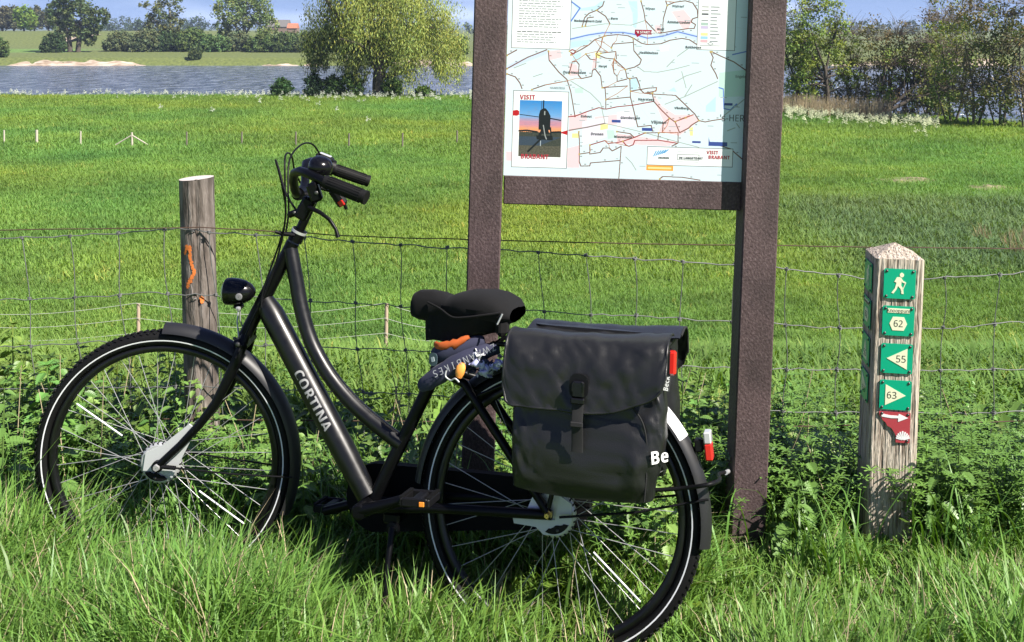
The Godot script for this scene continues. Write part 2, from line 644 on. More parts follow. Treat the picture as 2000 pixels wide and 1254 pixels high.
# leaf faces in clumps through an ellipsoid
func foliage(mb: MB, ce: Vector3, rad: Vector3, clumps: int, per: int, leaf: float, base: Color, droop := 0.0, fill := 0.35, aspect := 0.5, dense := 1.0) -> void:
	for k in int(clumps * dense):
		var dir := Vector3(rng.randfn(), rng.randfn(), rng.randfn()).normalized()
		var q := ce + dir * rad * pow(rng.randf_range(fill, 1.0), 0.6)
		var cr := minf(rad.x, rad.y) * rng.randf_range(0.16, 0.3)
		var tone := shade(base, 0.28) * 1.4
		for i in per:
			var p := q + Vector3(rng.randfn(), rng.randfn() * (1.0 + droop), rng.randfn()) * cr * 0.55
			if droop > 0.0: p.y -= absf(rng.randfn()) * cr * droop
			var up := Vector3(rng.randfn() * (1.0 - droop * 0.6), -1.0 if droop > 0.0 else rng.randfn(), rng.randfn() * (1.0 - droop * 0.6)).normalized()
			var nn := Vector3(rng.randfn(), rng.randfn() + 0.4, rng.randfn()).normalized()
			var sd := up.cross(nn).normalized() * leaf * aspect * 0.5
			var l := up * leaf * rng.randf_range(0.7, 1.3) * 0.5
			mb.col = shade(tone, 0.12)
			var b := mb.v.size()
			var fn := l.cross(sd).normalized()
			mb.add(p - l, fn); mb.add(p + sd, fn); mb.add(p + l, fn); mb.add(p - sd, fn)
			mb.idx.append_array(PackedInt32Array([b, b + 1, b + 2, b, b + 2, b + 3]))
	mb.col = Color.WHITE

# a tree: trunk forks into limbs that reach the crown lobes
func tree(called: String, label: String, at: Vector3, stems: Array, lobes: Array, leaf: float, base: Color, opts := {}) -> Node3D:
	var o := thing(called, label, opts.get("cat", "tree"), Transform3D(Basis(), at), opts.get("group", ""))
	var tb := MB.new()
	for s in stems: limb(tb, s[0], s[1], s[2], s[3], opts.get("sag", 0.0), 7)
	for l in lobes:
		var s: Array = stems[rng.randi() % stems.size()]
		for j in int(opts.get("branches", 2)):
			var e: Vector3 = l[0] + Vector3(rng.randfn(), rng.randfn(), rng.randfn()) * l[1] * 0.4
			limb(tb, (s[0] as Vector3).lerp(s[1], rng.randf_range(0.45, 1.0)), e, s[3] * 0.8, s[3] * 0.15, 0.05, 5, 0.12)
		for j in int(opts.get("twigs", 0)):
			var dir := Vector3(rng.randfn(), absf(rng.randfn()) * 0.7, rng.randfn()).normalized()
			limb(tb, l[0] + dir * l[1] * 0.15, l[0] + dir * l[1] * rng.randf_range(0.7, 1.15), opts.get("twig_r", 0.03), 0.008, 0.05, 3, 0.15)
	obj("trunk", tb, opts.get("bark", M.bark), o)
	var cb := MB.new()
	for l in lobes: foliage(cb, l[0], l[1], l[2], l[3], leaf, l[4] if l.size() > 4 else base, opts.get("droop", 0.0), opts.get("fill", 0.35), opts.get("aspect", 0.55), opts.get("dense", 1.0))
	obj("crown", cb, M.leaf, o)
	return o

func at_px(u: float, d: float) -> Vector3:     # the ground at that bearing (tan * 1000) and distance
	var x := u * 0.001 * d
	return Vector3(x, land(x, -d), -d)

func build_far_bank() -> void:
	var dark := Color(0.045, 0.075, 0.026)
	var grey := Color(0.10, 0.125, 0.06)
	var olive := Color(0.085, 0.125, 0.035)
	var fresh := Color(0.10, 0.18, 0.03)
	# two-stemmed tree with the bush at its foot
	tree("tree", "tall dark tree with two trunks at the left of far bank", at_px(-428, 340.0), [[Vector3(-1.2, 0, 0), Vector3(-2.5, 9, 0), 0.9, 0.5], [Vector3(1.4, 0, 0), Vector3(2.5, 10, 0), 0.9, 0.5], [Vector3(-1.5, 1, 0), Vector3(-6.5, 13, 0), 0.5, 0.25]],
		[[Vector3(-4.5, 12, 0), Vector3(4, 6, 4), 34, 26], [Vector3(2.5, 11, 0), Vector3(6, 7, 4), 50, 26], [Vector3(8.5, 11, 0), Vector3(3.5, 4, 3), 20, 24], [Vector3(-1, 19, 0), Vector3(5, 5, 4), 30, 26], [Vector3(5, 5.5, 0), Vector3(4, 3, 3), 18, 26]], 1.0, Color(0.075, 0.105, 0.04), {"fill": 0.3, "dense": 1.6})
	bush("dark rounded bush at the foot of the two-trunked tree", at_px(-447, 338.0), 3.6, 6.5, dark)
	bush("low bush at the water's edge at left edge of photo", at_px(-501, 303.0), 3.0, 5.5, olive)
	# pale tall trees
	tree("tree", "grey green tree with pale upright trunk left of the pale willow", at_px(-337, 350.0), [[Vector3(0, 0, 0), Vector3(1.0, 15, 0), 0.6, 0.3], [Vector3(0, 3, 0), Vector3(-6, 13, 0), 0.35, 0.15]],
		[[Vector3(1, 16, 0), Vector3(4.5, 8, 4), 36, 24], [Vector3(-6, 14, 0), Vector3(3.5, 3.5, 3), 14, 22], [Vector3(-4, 8, 0), Vector3(4, 4, 3), 22, 24], [Vector3(3, 8, 0), Vector3(4, 5, 3), 26, 24]], 0.9, Color(0.115, 0.135, 0.055), {"bark": M.pale_bark, "dense": 1.5})
	tree("tree", "broad pale green willow on the far bank", at_px(-262, 352.0), [[Vector3(0, 0, 0), Vector3(0, 10, 0), 0.8, 0.5], [Vector3(0, 5, 0), Vector3(6, 14, 0), 0.5, 0.2], [Vector3(0, 5, 0), Vector3(-6, 14, 0), 0.5, 0.2]],
		[[Vector3(-4, 13, 0), Vector3(6, 7, 5), 50, 26], [Vector3(4, 14, 0), Vector3(6, 7, 5), 50, 26], [Vector3(8, 9, 0), Vector3(4, 5, 4), 26, 24], [Vector3(0, 19, 0), Vector3(7, 5, 5), 34, 24], [Vector3(-7, 8, 0), Vector3(3, 4, 3), 18, 22]], 0.95, Color(0.15, 0.195, 0.065), {"bark": M.pale_bark, "dense": 1.5})
	# row of bushes
	var row := [[-384, 4.6, 7.0, grey, "grey leafless looking bush nearest the pale path on far bank"], [-357, 4.6, 7.5, grey, "greyish bush beside the grey bush on the far bank"], [-335, 5.0, 6.5, dark, "dark bush under the pale trunked tree"], [-312, 5.2, 8.0, olive, "olive bush between the pale trunked tree and pale willow"], [-290, 4.8, 6.0, Color(0.09, 0.15, 0.05), "light green round bush on the far bank at the water"], [-268, 5.0, 6.6, grey, "grey green bush under the pale willow"], [-243, 5.2, 6.2, olive, "olive bush under right side of the pale willow"], [-222, 5.2, 6.8, Color(0.07, 0.11, 0.035), "dense bush just right of the pale willow"], [-200, 5.6, 7.0, Color(0.085, 0.115, 0.04), "long dense bush before the far roofs"], [-180, 5.8, 7.6, dark, "dark bush at the left edge of the big willow"], [-160, 5.8, 9.0, dark, "dark tall bush half hidden by big willow"]]
	for b in row: bush(b[4], at_px(b[0], 344.0 + rng.randf_range(-4, 4)), b[1], b[2], b[3])
	bush("small willow bush standing at the far waterline", at_px(-309, 300.5), 1.6, 4.2, Color(0.07, 0.10, 0.035))
	bush("small bush on far bank beside the big willow", at_px(-96, 312.0), 2.2, 4.2, olive)
	bush("little round tree at the left edge of the board on far bank", at_px(-52, 318.0), 2.6, 6.0, Color(0.10, 0.15, 0.045))
	# mixed wood on the dike at far left
	var wood := [[-497, 520.0, 13.0, Color(0.10, 0.095, 0.055), "brownish tree at left end of the wood on the dike"], [-486, 520.0, 12.5, Color(0.085, 0.09, 0.045), "brown tree beside the bright tree on the dike"], [-476, 500.0, 12.0, Color(0.13, 0.20, 0.03), "bright yellow green tree on the dike"], [-466, 560.0, 14.0, Color(0.08, 0.085, 0.05), "grey brown tree right of the bright tree on the dike"], [-452, 570.0, 13.0, Color(0.06, 0.085, 0.045), "dark green tree behind the two-trunked tree, left one"], [-440, 570.0, 12.5, Color(0.06, 0.08, 0.045), "dark green tree behind the two-trunked tree, right one"]]
	for w in wood:
		tree("tree", w[4], at_px(w[0], w[1]), [[Vector3(0, 0, 0), Vector3(0, w[2] * 0.5, 0), 0.5, 0.3]], [[Vector3(0, w[2] * 0.55, 0), Vector3(4.6, w[2] * 0.45, 4), 34, 20], [Vector3(2, w[2] * 0.4, 0), Vector3(4.4, w[2] * 0.36, 4), 24, 20]], 1.5, w[3], {"group": "trees on the far dike", "dense": 1.8})
	# far tree line, hazy
	for k in 26:
		var u := -420.0 + k * 38.0 + rng.randf_range(-8, 8)
		if k < 8: u = -405.0 + k * 14.0
		var dd := rng.randf_range(850.0, 1050.0)
		var hh := rng.randf_range(13.0, 19.0)
		tree("far_tree", "hazy dark tree in the distant tree line along the horizon", at_px(u, dd), [[Vector3(0, 0, 0), Vector3(0, hh * 0.4, 0), 0.6, 0.4]], [[Vector3(0, hh * 0.5, 0), Vector3(hh * (0.5 if k < 8 else 1.1), hh * 0.5, 6), 30, 16], [Vector3(hh * 0.4, hh * 0.38, 0), Vector3(hh * 0.7, hh * 0.36, 6), 20, 16]], 1.9, Color(0.05, 0.075, 0.035), {"group": "distant hazy tree line", "branches": 0})
	# farm roofs between the trees
	for f in [[-228, 760.0, 17.0, 10.5, Color(0.14, 0.13, 0.12), "long grey farm roof beyond the far bank bushes", false], [-213.5, 720.0, 7.0, 7.0, Color(0.42, 0.15, 0.08), "small house with orange tiled roof beside the grey roof", true]]:
		var p := at_px(f[0], f[1])
		var o := thing("farm_building", f[5], "building", Transform3D(Basis(), p))
		var L: float = f[2]
		var H: float = f[3]
		var wb := MB.new()
		wb.box(Vector3(0, H * 0.25, 0), Vector3(L, H * 0.5, 8), 0.0)
		obj("wall", wb, mat(Color(0.2, 0.14, 0.1), 0.9), o)
		var rb := MB.new()
		rb.prism(PackedVector2Array([Vector2(-4.6, 0), Vector2(4.6, 0), Vector2(0, H * 0.5)]), -L * 0.52, L * 0.52, Transform3D(Basis(Vector3.UP, PI / 2), Vector3(0, H * 0.5 + 0.01, 0)))
		obj("roof", rb, mat(f[4], 0.8), o)

func bush(label: String, at: Vector3, r: float, h: float, base: Color) -> void:
	tree("bush", label, at, [[Vector3(0, -0.3, 0), Vector3(0, h * 0.4, 0), 0.25, 0.1]], [[Vector3(0, h * 0.5, 0), Vector3(r, h * 0.5, r * 0.7), int(34 + r * 7), 26], [Vector3(r * 0.35, h * 0.32, r * 0.3), Vector3(r * 0.8, h * 0.36, r * 0.6), 34, 26], [Vector3(-r * 0.4, h * 0.25, r * 0.4), Vector3(r * 0.75, h * 0.3, r * 0.6), 30, 26]], 0.85, base, {"cat": "bush", "fill": 0.45, "dense": 1.5})

func build_near_bank() -> void:
	# the big willow; shade on its left side is painted into darker leaf colours
	var w := at_px(-130, 119.0)
	var olive := Color(0.26, 0.30, 0.075)
	tree("willow_tree", "big olive green willow on the near river bank behind the meadow", w,
		[[Vector3(0, -0.4, 0), Vector3(0.3, 5.2, 0), 0.85, 0.6], [Vector3(0.2, 4.4, 0), Vector3(5.2, 8.8, -0.5), 0.45, 0.16], [Vector3(0.2, 4.8, 0), Vector3(-2.6, 12, 0.4), 0.5, 0.2], [Vector3(0.2, 4.8, 0), Vector3(1.6, 12, -0.5), 0.45, 0.2], [Vector3(0, 4.6, 0), Vector3(-5.5, 9.5, 0.5), 0.35, 0.12]],
		[[Vector3(-5.2, 9, 0), Vector3(3.8, 4.6, 3.5), 60, 56, Color(0.095, 0.12, 0.03)], [Vector3(-1.5, 10, 2), Vector3(3.6, 5.0, 3.5), 60, 56], [Vector3(3.2, 9.6, 1.5), Vector3(3.6, 4.8, 3.5), 64, 56], [Vector3(6.8, 7.6, 0), Vector3(3.4, 4.4, 3.2), 60, 56], [Vector3(1.0, 13.5, 0), Vector3(7.5, 3.4, 4), 70, 50], [Vector3(-2.6, 5.2, 0.8), Vector3(2.4, 3.4, 2.4), 38, 46, Color(0.10, 0.125, 0.03)], [Vector3(2.6, 4.6, 0.6), Vector3(2.4, 3.0, 2.2), 34, 46], [Vector3(8.0, 4.4, 0.3), Vector3(2.0, 2.4, 2.0), 26, 46], [Vector3(-7.2, 5.6, 0), Vector3(1.8, 2.6, 2.0), 26, 46, Color(0.09, 0.115, 0.03)]],
		0.34, olive, {"droop": 1.1, "branches": 5, "twigs": 14, "fill": 0.1, "aspect": 0.3, "dense": 2.3})
	var green := Color(0.045, 0.085, 0.022)
	for s in [[-225, 118.0, 1.25, 2.3, Color(0.04, 0.085, 0.025), "small dark fir-like bush left of the big willow"], [-194, 118.0, 1.3, 2.7, Color(0.035, 0.065, 0.028), "dark blue green shrub left of the willow trunk"], [-176, 118.0, 1.4, 2.6, green, "dark shrub in the middle under the willow"], [-157, 118.0, 1.7, 3.0, Color(0.055, 0.10, 0.022), "leafy shrub touching the willow trunk on left"], [-116, 117.5, 1.5, 2.4, Color(0.055, 0.095, 0.022), "leafy shrub right of the willow trunk"], [-88, 117.5, 1.5, 1.4, Color(0.08, 0.13, 0.03), "low light shrub at the bank edge right of willow"]]:
		tree("shrub", s[5], at_px(s[0], s[1]), [[Vector3(0, -0.3, 0), Vector3(0.1, s[3] * 0.6, 0), 0.08, 0.03]], [[Vector3(0, s[3] * 0.42, 0), Vector3(s[2], s[3] * 0.5, s[2] * 0.8), 44, 26], [Vector3(0, s[3] * 0.7, 0), Vector3(s[2] * 0.5, s[3] * 0.32, s[2] * 0.5), 18, 24]], 0.3, s[4], {"cat": "shrub", "group": "shrubs under the willow", "fill": 0.25, "dense": 1.8})
	# thin spring trees and scrub on the right
	var yg := Color(0.18, 0.235, 0.05)
	var br := Color(0.2, 0.175, 0.08)
	var R := {"branches": 4, "twigs": 26, "twig_r": 0.028, "fill": 0.1, "aspect": 0.5, "dense": 1.25}
	tree("tree", "slender tree with pale forked trunk right beside the board", at_px(312, 97.0), [[Vector3(0, -0.3, 0), Vector3(-0.6, 4.4, 0), 0.24, 0.15], [Vector3(-0.4, 3.6, 0), Vector3(-2.2, 8.5, 0), 0.12, 0.05], [Vector3(-0.5, 3.8, 0), Vector3(0.8, 9.0, 0), 0.12, 0.05], [Vector3(-0.4, 3.0, 0), Vector3(-3.2, 4.2, 0), 0.1, 0.04]],
		[[Vector3(-2.4, 6.4, 0), Vector3(2.2, 2.6, 2), 26, 36], [Vector3(1.0, 6.6, 0), Vector3(2.2, 2.8, 2), 26, 36], [Vector3(-1.0, 9.5, 0), Vector3(2.8, 2.2, 2), 22, 34], [Vector3(-2.6, 3.2, 0), Vector3(1.8, 1.8, 1.4), 18, 34], [Vector3(1.6, 3.4, 0), Vector3(1.6, 1.6, 1.4), 14, 34]], 0.3, yg, R)
	tree("tree", "yellow green multi-stemmed tree half hidden by the board's right post", at_px(278, 98.0), [[Vector3(0, -0.3, 0), Vector3(0.6, 5, 0), 0.18, 0.1], [Vector3(0.2, 0, 0), Vector3(-1.2, 6, 0), 0.14, 0.06]],
		[[Vector3(0.4, 2.0, 0), Vector3(2.0, 2.2, 1.6), 30, 36], [Vector3(0.2, 5.4, 0), Vector3(2.2, 2.8, 1.8), 32, 36], [Vector3(0.0, 9.0, 0), Vector3(2.0, 2.4, 1.8), 20, 34]], 0.3, yg, R)
	tree("leaning_tree", "bare limbed tree leaning to the right over the water", at_px(352, 95.0), [[Vector3(0, -0.3, 0), Vector3(5.2, 3.8, 0), 0.22, 0.12], [Vector3(4.6, 3.4, 0), Vector3(8.4, 5.6, 0.4), 0.12, 0.04], [Vector3(2.2, 1.6, 0), Vector3(4.4, 6.6, 0), 0.1, 0.04], [Vector3(0.2, 0, 0), Vector3(1.4, 5.2, 0), 0.12, 0.05]],
		[[Vector3(2.2, 4.6, 0), Vector3(2.2, 2.0, 1.6), 16, 26], [Vector3(5.2, 5.4, 0), Vector3(2.4, 2.0, 1.6), 14, 24, br], [Vector3(1.2, 2.0, 0), Vector3(1.6, 1.4, 1.2), 12, 26], [Vector3(7.0, 7.6, 0), Vector3(2.6, 2.0, 1.6), 12, 22, br]], 0.26, yg, R)
	tree("leaning_tree", "second leaning tree with long branch low above the bank", at_px(366, 92.0), [[Vector3(-1.0, 0, 0), Vector3(3.2, 2.2, 0), 0.2, 0.14], [Vector3(3.0, 2.1, 0), Vector3(7.2, 5.6, 0), 0.13, 0.05], [Vector3(2.0, 1.5, 0), Vector3(1.6, 3.4, 0), 0.08, 0.03]],
		[[Vector3(4.6, 1.6, 0), Vector3(2.4, 1.4, 1.4), 18, 26], [Vector3(6.0, 3.0, 0), Vector3(1.6, 1.4, 1.2), 12, 24, br]], 0.26, yg, R)
	for s in [[352, 97.0, 2.4, 7.5, Color(0.17, 0.165, 0.07), "thin budding scrub right behind the leaning tree"], [375, 96.0, 2.4, 8.5, Color(0.19, 0.155, 0.08), "tall thin brown scrub between the leaning trunks"], [412, 92.0, 2.2, 6.5, Color(0.16, 0.19, 0.06), "light green scrub left of the leafy bush"], [330, 99.0, 2.2, 8.5, Color(0.15, 0.15, 0.06), "thin olive brown scrub between slender tree and leaning trees"], [398, 96.0, 2.4, 9.0, Color(0.16, 0.135, 0.065), "thin brown twiggy scrub above the leaning trunks"], [300, 101.0, 2.2, 7.0, Color(0.13, 0.17, 0.045), "thin green scrub behind the slender tree"], [430, 87.0, 2.4, 8.2, yg, "yellow green leafy bush right of the leaning trees"], [452, 84.0, 2.6, 9.0, br, "tall brownish budding bush beside the right edge"], [478, 82.0, 2.8, 8.5, Color(0.10, 0.125, 0.035), "tall olive scrub at right edge of photo"], [505, 81.0, 2.8, 9.5, br, "brown twiggy scrub cut by the right edge"], [418, 94.0, 2.4, 10.5, Color(0.13, 0.11, 0.06), "high grey brown budding crown behind the bushes"], [390, 99.0, 2.0, 3.0, Color(0.09, 0.13, 0.03), "low green bush behind the leaning trunks"]]:
		var h: float = s[3] * (1.0 if s[3] < 4.0 else 1.22)
		var r: float = s[2]
		tree("tall_bush", s[5], at_px(s[0], s[1]), [[Vector3(0, -0.3, 0), Vector3(-0.8, h * 0.6, 0), 0.12, 0.05], [Vector3(0.3, -0.3, 0), Vector3(1.2, h * 0.6, 0), 0.12, 0.05], [Vector3(-0.3, -0.3, 0), Vector3(-1.8, h * 0.4, 0.4), 0.08, 0.03]],
			[[Vector3(0, h * 0.25, 0), Vector3(r, h * 0.27, r * 0.7), 38, 40], [Vector3(0.3, h * 0.55, 0), Vector3(r * 1.05, h * 0.28, r * 0.7), 34, 38], [Vector3(0, h * 0.85, 0), Vector3(r, h * 0.24, r * 0.7), 26, 36]], 0.27, s[4], {"cat": "bush", "branches": 6, "twigs": 75, "twig_r": 0.02, "fill": 0.1, "dense": 0.55 if s[0] < 415 else 0.75, "bark": M.twig})
	# dead branch stuck in the bank
	var db := MB.new()
	limb(db, Vector3(0, 0, 0), Vector3(0.05, 1.1, 0), 0.06, 0.03, 0.0, 6, 0.05)
	limb(db, Vector3(0, 0.55, 0), Vector3(-1.3, 0.05, 0), 0.05, 0.03, 0.0, 6, 0.05)
	var dz := obj("dead_branch", db, M.dead_wood)
	dz.position = at_px(417, 88.0) + Vector3(0, 0.1, 0)
	tag(dz, "bleached forked dead branch standing before the right bushes", "branch")
	# reeds and cow parsley along the bank
	var reed := MB.new()
	for i in 14:
		var a := Vector3(rng.randf_range(-0.25, 0.25), 0, rng.randf_range(-0.2, 0.2))
		var b := a + Vector3(rng.randf_range(-0.25, 0.25), rng.randf_range(1.2, 2.1), rng.randf_range(-0.2, 0.2))
		reed.tube([a, a.lerp(b, 0.5) + Vector3(0.02, 0, 0), b], [0.018, 0.016, 0.006], 3, false)
	var tr := []
	var tc := []
	for i in 160:
		var u := rng.randf_range(262, 372) if i < 120 else rng.randf_range(270, 350)
		var p := at_px(u, bank_edge(u * 0.1) - rng.randf_range(2.0, 7.0))
		tr.append(Transform3D(Basis(Vector3.UP, rng.randf() * TAU) * rng.randf_range(0.6, 1.0), p))
		tc.append(Color.WHITE * rng.randf_range(0.6, 1.1))
	tag(many("reeds", reed.mesh(M.straw), tr, tc), "dry straw coloured reeds below the slender trees", "reeds", "", "stuff")
	var um := MB.new()
	um.col = Color(0.25, 0.4, 0.1)
	for i in 5:
		var a := Vector3(rng.randf_range(-0.2, 0.2), 0, rng.randf_range(-0.2, 0.2))
		var top := a + Vector3(rng.randf_range(-0.12, 0.12), rng.randf_range(0.55, 0.95), rng.randf_range(-0.12, 0.12))
		um.col = Color(0.12, 0.25, 0.06)
		um.tube([a, a.lerp(top, 0.6), top], 0.008, 3, false)
		um.col = Color.WHITE
		for k in 6:
			var q := top + Vector3(rng.randf_range(-0.09, 0.09), rng.randf_range(-0.1, 0.04), rng.randf_range(-0.09, 0.09))
			um.box(q + Vector3(0, rng.randf_range(-0.03, 0.03), 0), Vector3(0.05, 0.028, 0.05), 0.01)
	var umesh := um.mesh(M.umbel)
	var pt := []
	var pc := []
	for i in 560:
		var u := rng.randf_range(-560, -40)
		if i < 300: u = clampf(rng.randfn() * 75.0 - 145.0, -330.0, -40.0)
		var p := at_px(u, bank_edge(0.0) - absf(rng.randfn()) * (5.0 if i < 300 else 2.0) - 0.3)
		pt.append(Transform3D(Basis(Vector3.UP, rng.randf() * TAU) * rng.randf_range(0.5, 1.0), p))
		pc.append(Color(1, 1, 1) * rng.randf_range(0.8, 1.0))
	tag(many("cow_parsley", umesh, pt, pc), "white cow parsley along the near river bank under the willow", "wildflowers", "", "stuff")
	pt = []
	pc = []
	for i in 430:
		var u := 268.0 + 150.0 * pow(rng.randf(), 1.4)
		var p := at_px(u, bank_edge(u * 0.1) - 4.0 - absf(rng.randfn()) * 5.0)
		pt.append(Transform3D(Basis(Vector3.UP, rng.randf() * TAU) * rng.randf_range(0.6, 1.1), p))
		pc.append(Color(1.0, 1.0, 0.78) * rng.randf_range(0.7, 1.1))
	tag(many("cow_parsley", umesh, pt, pc), "cream cow parsley band before the right hand bushes", "wildflowers", "", "stuff")
	var lone := [[-343, 95.0, "first"], [-293, 92.0, "second"], [-248, 103.0, "third"], [-190, 99.0, "fourth"], [-140, 82.0, "fifth"], [-171, 93.0, "sixth"], [-71, 106.0, "seventh"]]
	lone.sort_custom(func(a, b): return a[0] < b[0])
	var ord := ["first", "second", "third", "fourth", "fifth", "sixth", "seventh"]
	for k in lone.size():
		var o := MeshInstance3D.new()
		o.name = numbered("cow_parsley_plant")
		o.mesh = umesh
		add_child(o)
		o.position = at_px(lone[k][0], lone[k][1])
		o.scale = Vector3.ONE * 1.0
		o.rotation.y = k * 1.3
		tag(o, "lone white cow parsley in the meadow left of the board, %s from the left" % ord[k], "wildflower", "lone cow parsley in the meadow")

# ---------------------------------------------------------------- grass
func tuft(count: int, h0: float, h1: float, spread: float, w: float, bend: float, m: Material, segs := 4, vary := 0.25, loose := 0.4) -> ArrayMesh:
	var mb := MB.new()
	for i in count:
		var a := rng.randf() * TAU
		var az := rng.randf() * TAU
		var p := Vector3(cos(a), 0, sin(a)) * spread * sqrt(rng.randf())
		var dir := Vector3(cos(az), 0, sin(az))
		var tw := rng.randf_range(-0.6, 0.6)
		var side := Vector3(-sin(az + tw), 0, cos(az + tw))
		var L := rng.randf_range(h0, h1)
		var lean := rng.randf_range(0.03, loose)
		var cv := bend * rng.randf_range(0.4, 1.3)
		var k := 1.0 + rng.randf_range(-vary, vary)
		var yel := rng.randf_range(-0.15, 0.2)
		mb.col = Color(k * (1.0 + yel), k, k * (1.0 - yel * 0.5))
		if rng.randf() < 0.04: mb.col = Color(2.6, 1.35, 3.2) * 0.9
		var b := mb.v.size()
		for s in segs + 1:
			var t := float(s) / segs
			var ang := lean + cv * t * t * 1.4
			var tan := dir * sin(ang) + Vector3.UP * cos(ang)
			var nn := side.cross(tan).normalized()
			var ww := w * (1.0 - t * t) * 0.5 + 0.0002
			if s < segs:
				mb.add(p - side * ww, nn); mb.add(p + side * ww, nn)
			else:
				mb.add(p, nn)
			p += tan * (L / segs)
		for s in segs - 1:
			var q := b + s * 2
			mb.idx.append_array(PackedInt32Array([q, q + 2, q + 1, q + 1, q + 2, q + 3]))
		var q2 := b + (segs - 1) * 2
		mb.idx.append_array(PackedInt32Array([q2, q2 + 2, q2 + 1]))
	mb.col = Color.WHITE
	return mb.mesh(m)

func build_meadow() -> void:
	var fine := FastNoiseLite.new()
	fine.seed = 77
	fine.frequency = 0.35
	var bands := [[3.55, 8.0, 11000, 1.0], [8.0, 16.0, 20000, 1.25], [16.0, 32.0, 30000, 1.7], [32.0, 64.0, 40000, 2.5], [64.0, 121.0, 46000, 3.6]]
	var where := [[], [], []]
	var tint := [[], [], []]
	for b in bands:
		for i in int(b[2]):
			var d := sqrt(lerpf(b[0] * b[0], b[1] * b[1], rng.randf()))
			var x := rng.randf_range(-1, 1) * (d * 0.6 + 1.0)
			if d > bank_edge(x) - 0.3: continue
			var z := -d
			var p1 := patch.get_noise_2d(x * 0.9, z * 1.1)
			var p2 := fine.get_noise_2d(x, z * 1.5)
			var p3 := patch.get_noise_2d(x * 0.3 + 300.0, z * 0.35)
			var k := 1.0 + 0.3 * p1 + 0.3 * p2
			var yel := 0.5 * p3 + 0.25 * p1
			var c := Color(k * (0.95 + yel * 0.6), k, k * (1.0 - yel * 0.5))
			if d < 14.0: c = c * Color(1.12, 1.0, 1.0) * lerpf(0.8, 1.0, (d - 4.0) / 10.0)
			if rng.randf() < 0.02: c = Color(c.r * 2.0, c.g * 1.35, c.b * 1.6)
			var sc: float = b[3] * rng.randf_range(0.7, 1.35)
			if x > 9.0 and d > 31.0 and d < 50.0:      # rank sedge in the wet hollow
				var q := smooth((x - 9.0) / 5.0) * smooth((d - 31.0) / 4.0) * smooth((50.0 - d) / 5.0)
				c = c.lerp(Color(0.85, 0.82, 2.0) * (0.8 + 0.5 * p2), q * 0.75)
				sc *= 1.0 + 0.5 * q
			var B := Basis(Vector3.UP, rng.randf() * TAU) * Basis(Vector3.RIGHT, rng.randf_range(-0.15, 0.15))
			var t := rng.randi() % 3
			where[t].append(Transform3D(B * sc, Vector3(x, land(x, z) - 0.01, z)))
			tint[t].append(c)
	var says := ["short green meadow grass between the fence and the river", "finer meadow grass mixed through the pasture beyond the fence", "taller meadow grass tufts scattered in the pasture"]
	for t in 3:
		var me := tuft(20, 0.045 + t * 0.01, 0.09 + t * 0.026, 0.14, 0.010, 1.7, M.meadow, 3, 0.22, 0.95)
		tag(many("meadow_grass", me, where[t], tint[t]), says[t], "grass", "", "stuff")
	# dry sedge at the right edge
	var st := tuft(20, 0.5, 0.9, 0.18, 0.012, 0.6, M.straw, 3)
	var tr := []
	var tc := []
	for i in 60:
		var x := rng.randf_range(17.3, 21.5)
		var d := rng.randf_range(34.5, 38.5)
		tr.append(Transform3D(Basis(Vector3.UP, rng.randf() * TAU) * rng.randf_range(0.7, 1.2), Vector3(x, land(x, -d), -d)))
		tc.append(Color(0.9, 0.8, 0.75) * rng.randf_range(0.5, 1.0))
	tag(many("dry_sedge", st, tr, tc), "dry straw sedge in the meadow at the right edge", "sedge", "", "stuff")

func blade(mb: MB, p: Vector3, dir: Vector3, tw: float, L: float, w: float, lean: float, cv: float, segs: int) -> void:
	var side := Vector3(-dir.z, 0, dir.x).rotated(Vector3.UP, tw)
	var b := mb.v.size()
	for s in segs + 1:
		var t := float(s) / segs
		var ang := lean + cv * t * t
		var tan := dir * sin(ang) + Vector3.UP * cos(ang)
		var nn := side.cross(tan).normalized()
		var ww := w * (1.0 - t * t) * 0.5 + 0.0002
		if s < segs:
			mb.add(p - side * ww, nn); mb.add(p + side * ww, nn)
		else:
			mb.add(p, nn)
		p += tan * (L / segs)
	for s in segs - 1:
		var q := b + s * 2
		mb.idx.append_array(PackedInt32Array([q, q + 2, q + 1, q + 1, q + 2, q + 3]))
	var e := b + (segs - 1) * 2
	mb.idx.append_array(PackedInt32Array([e, e + 2, e + 1]))

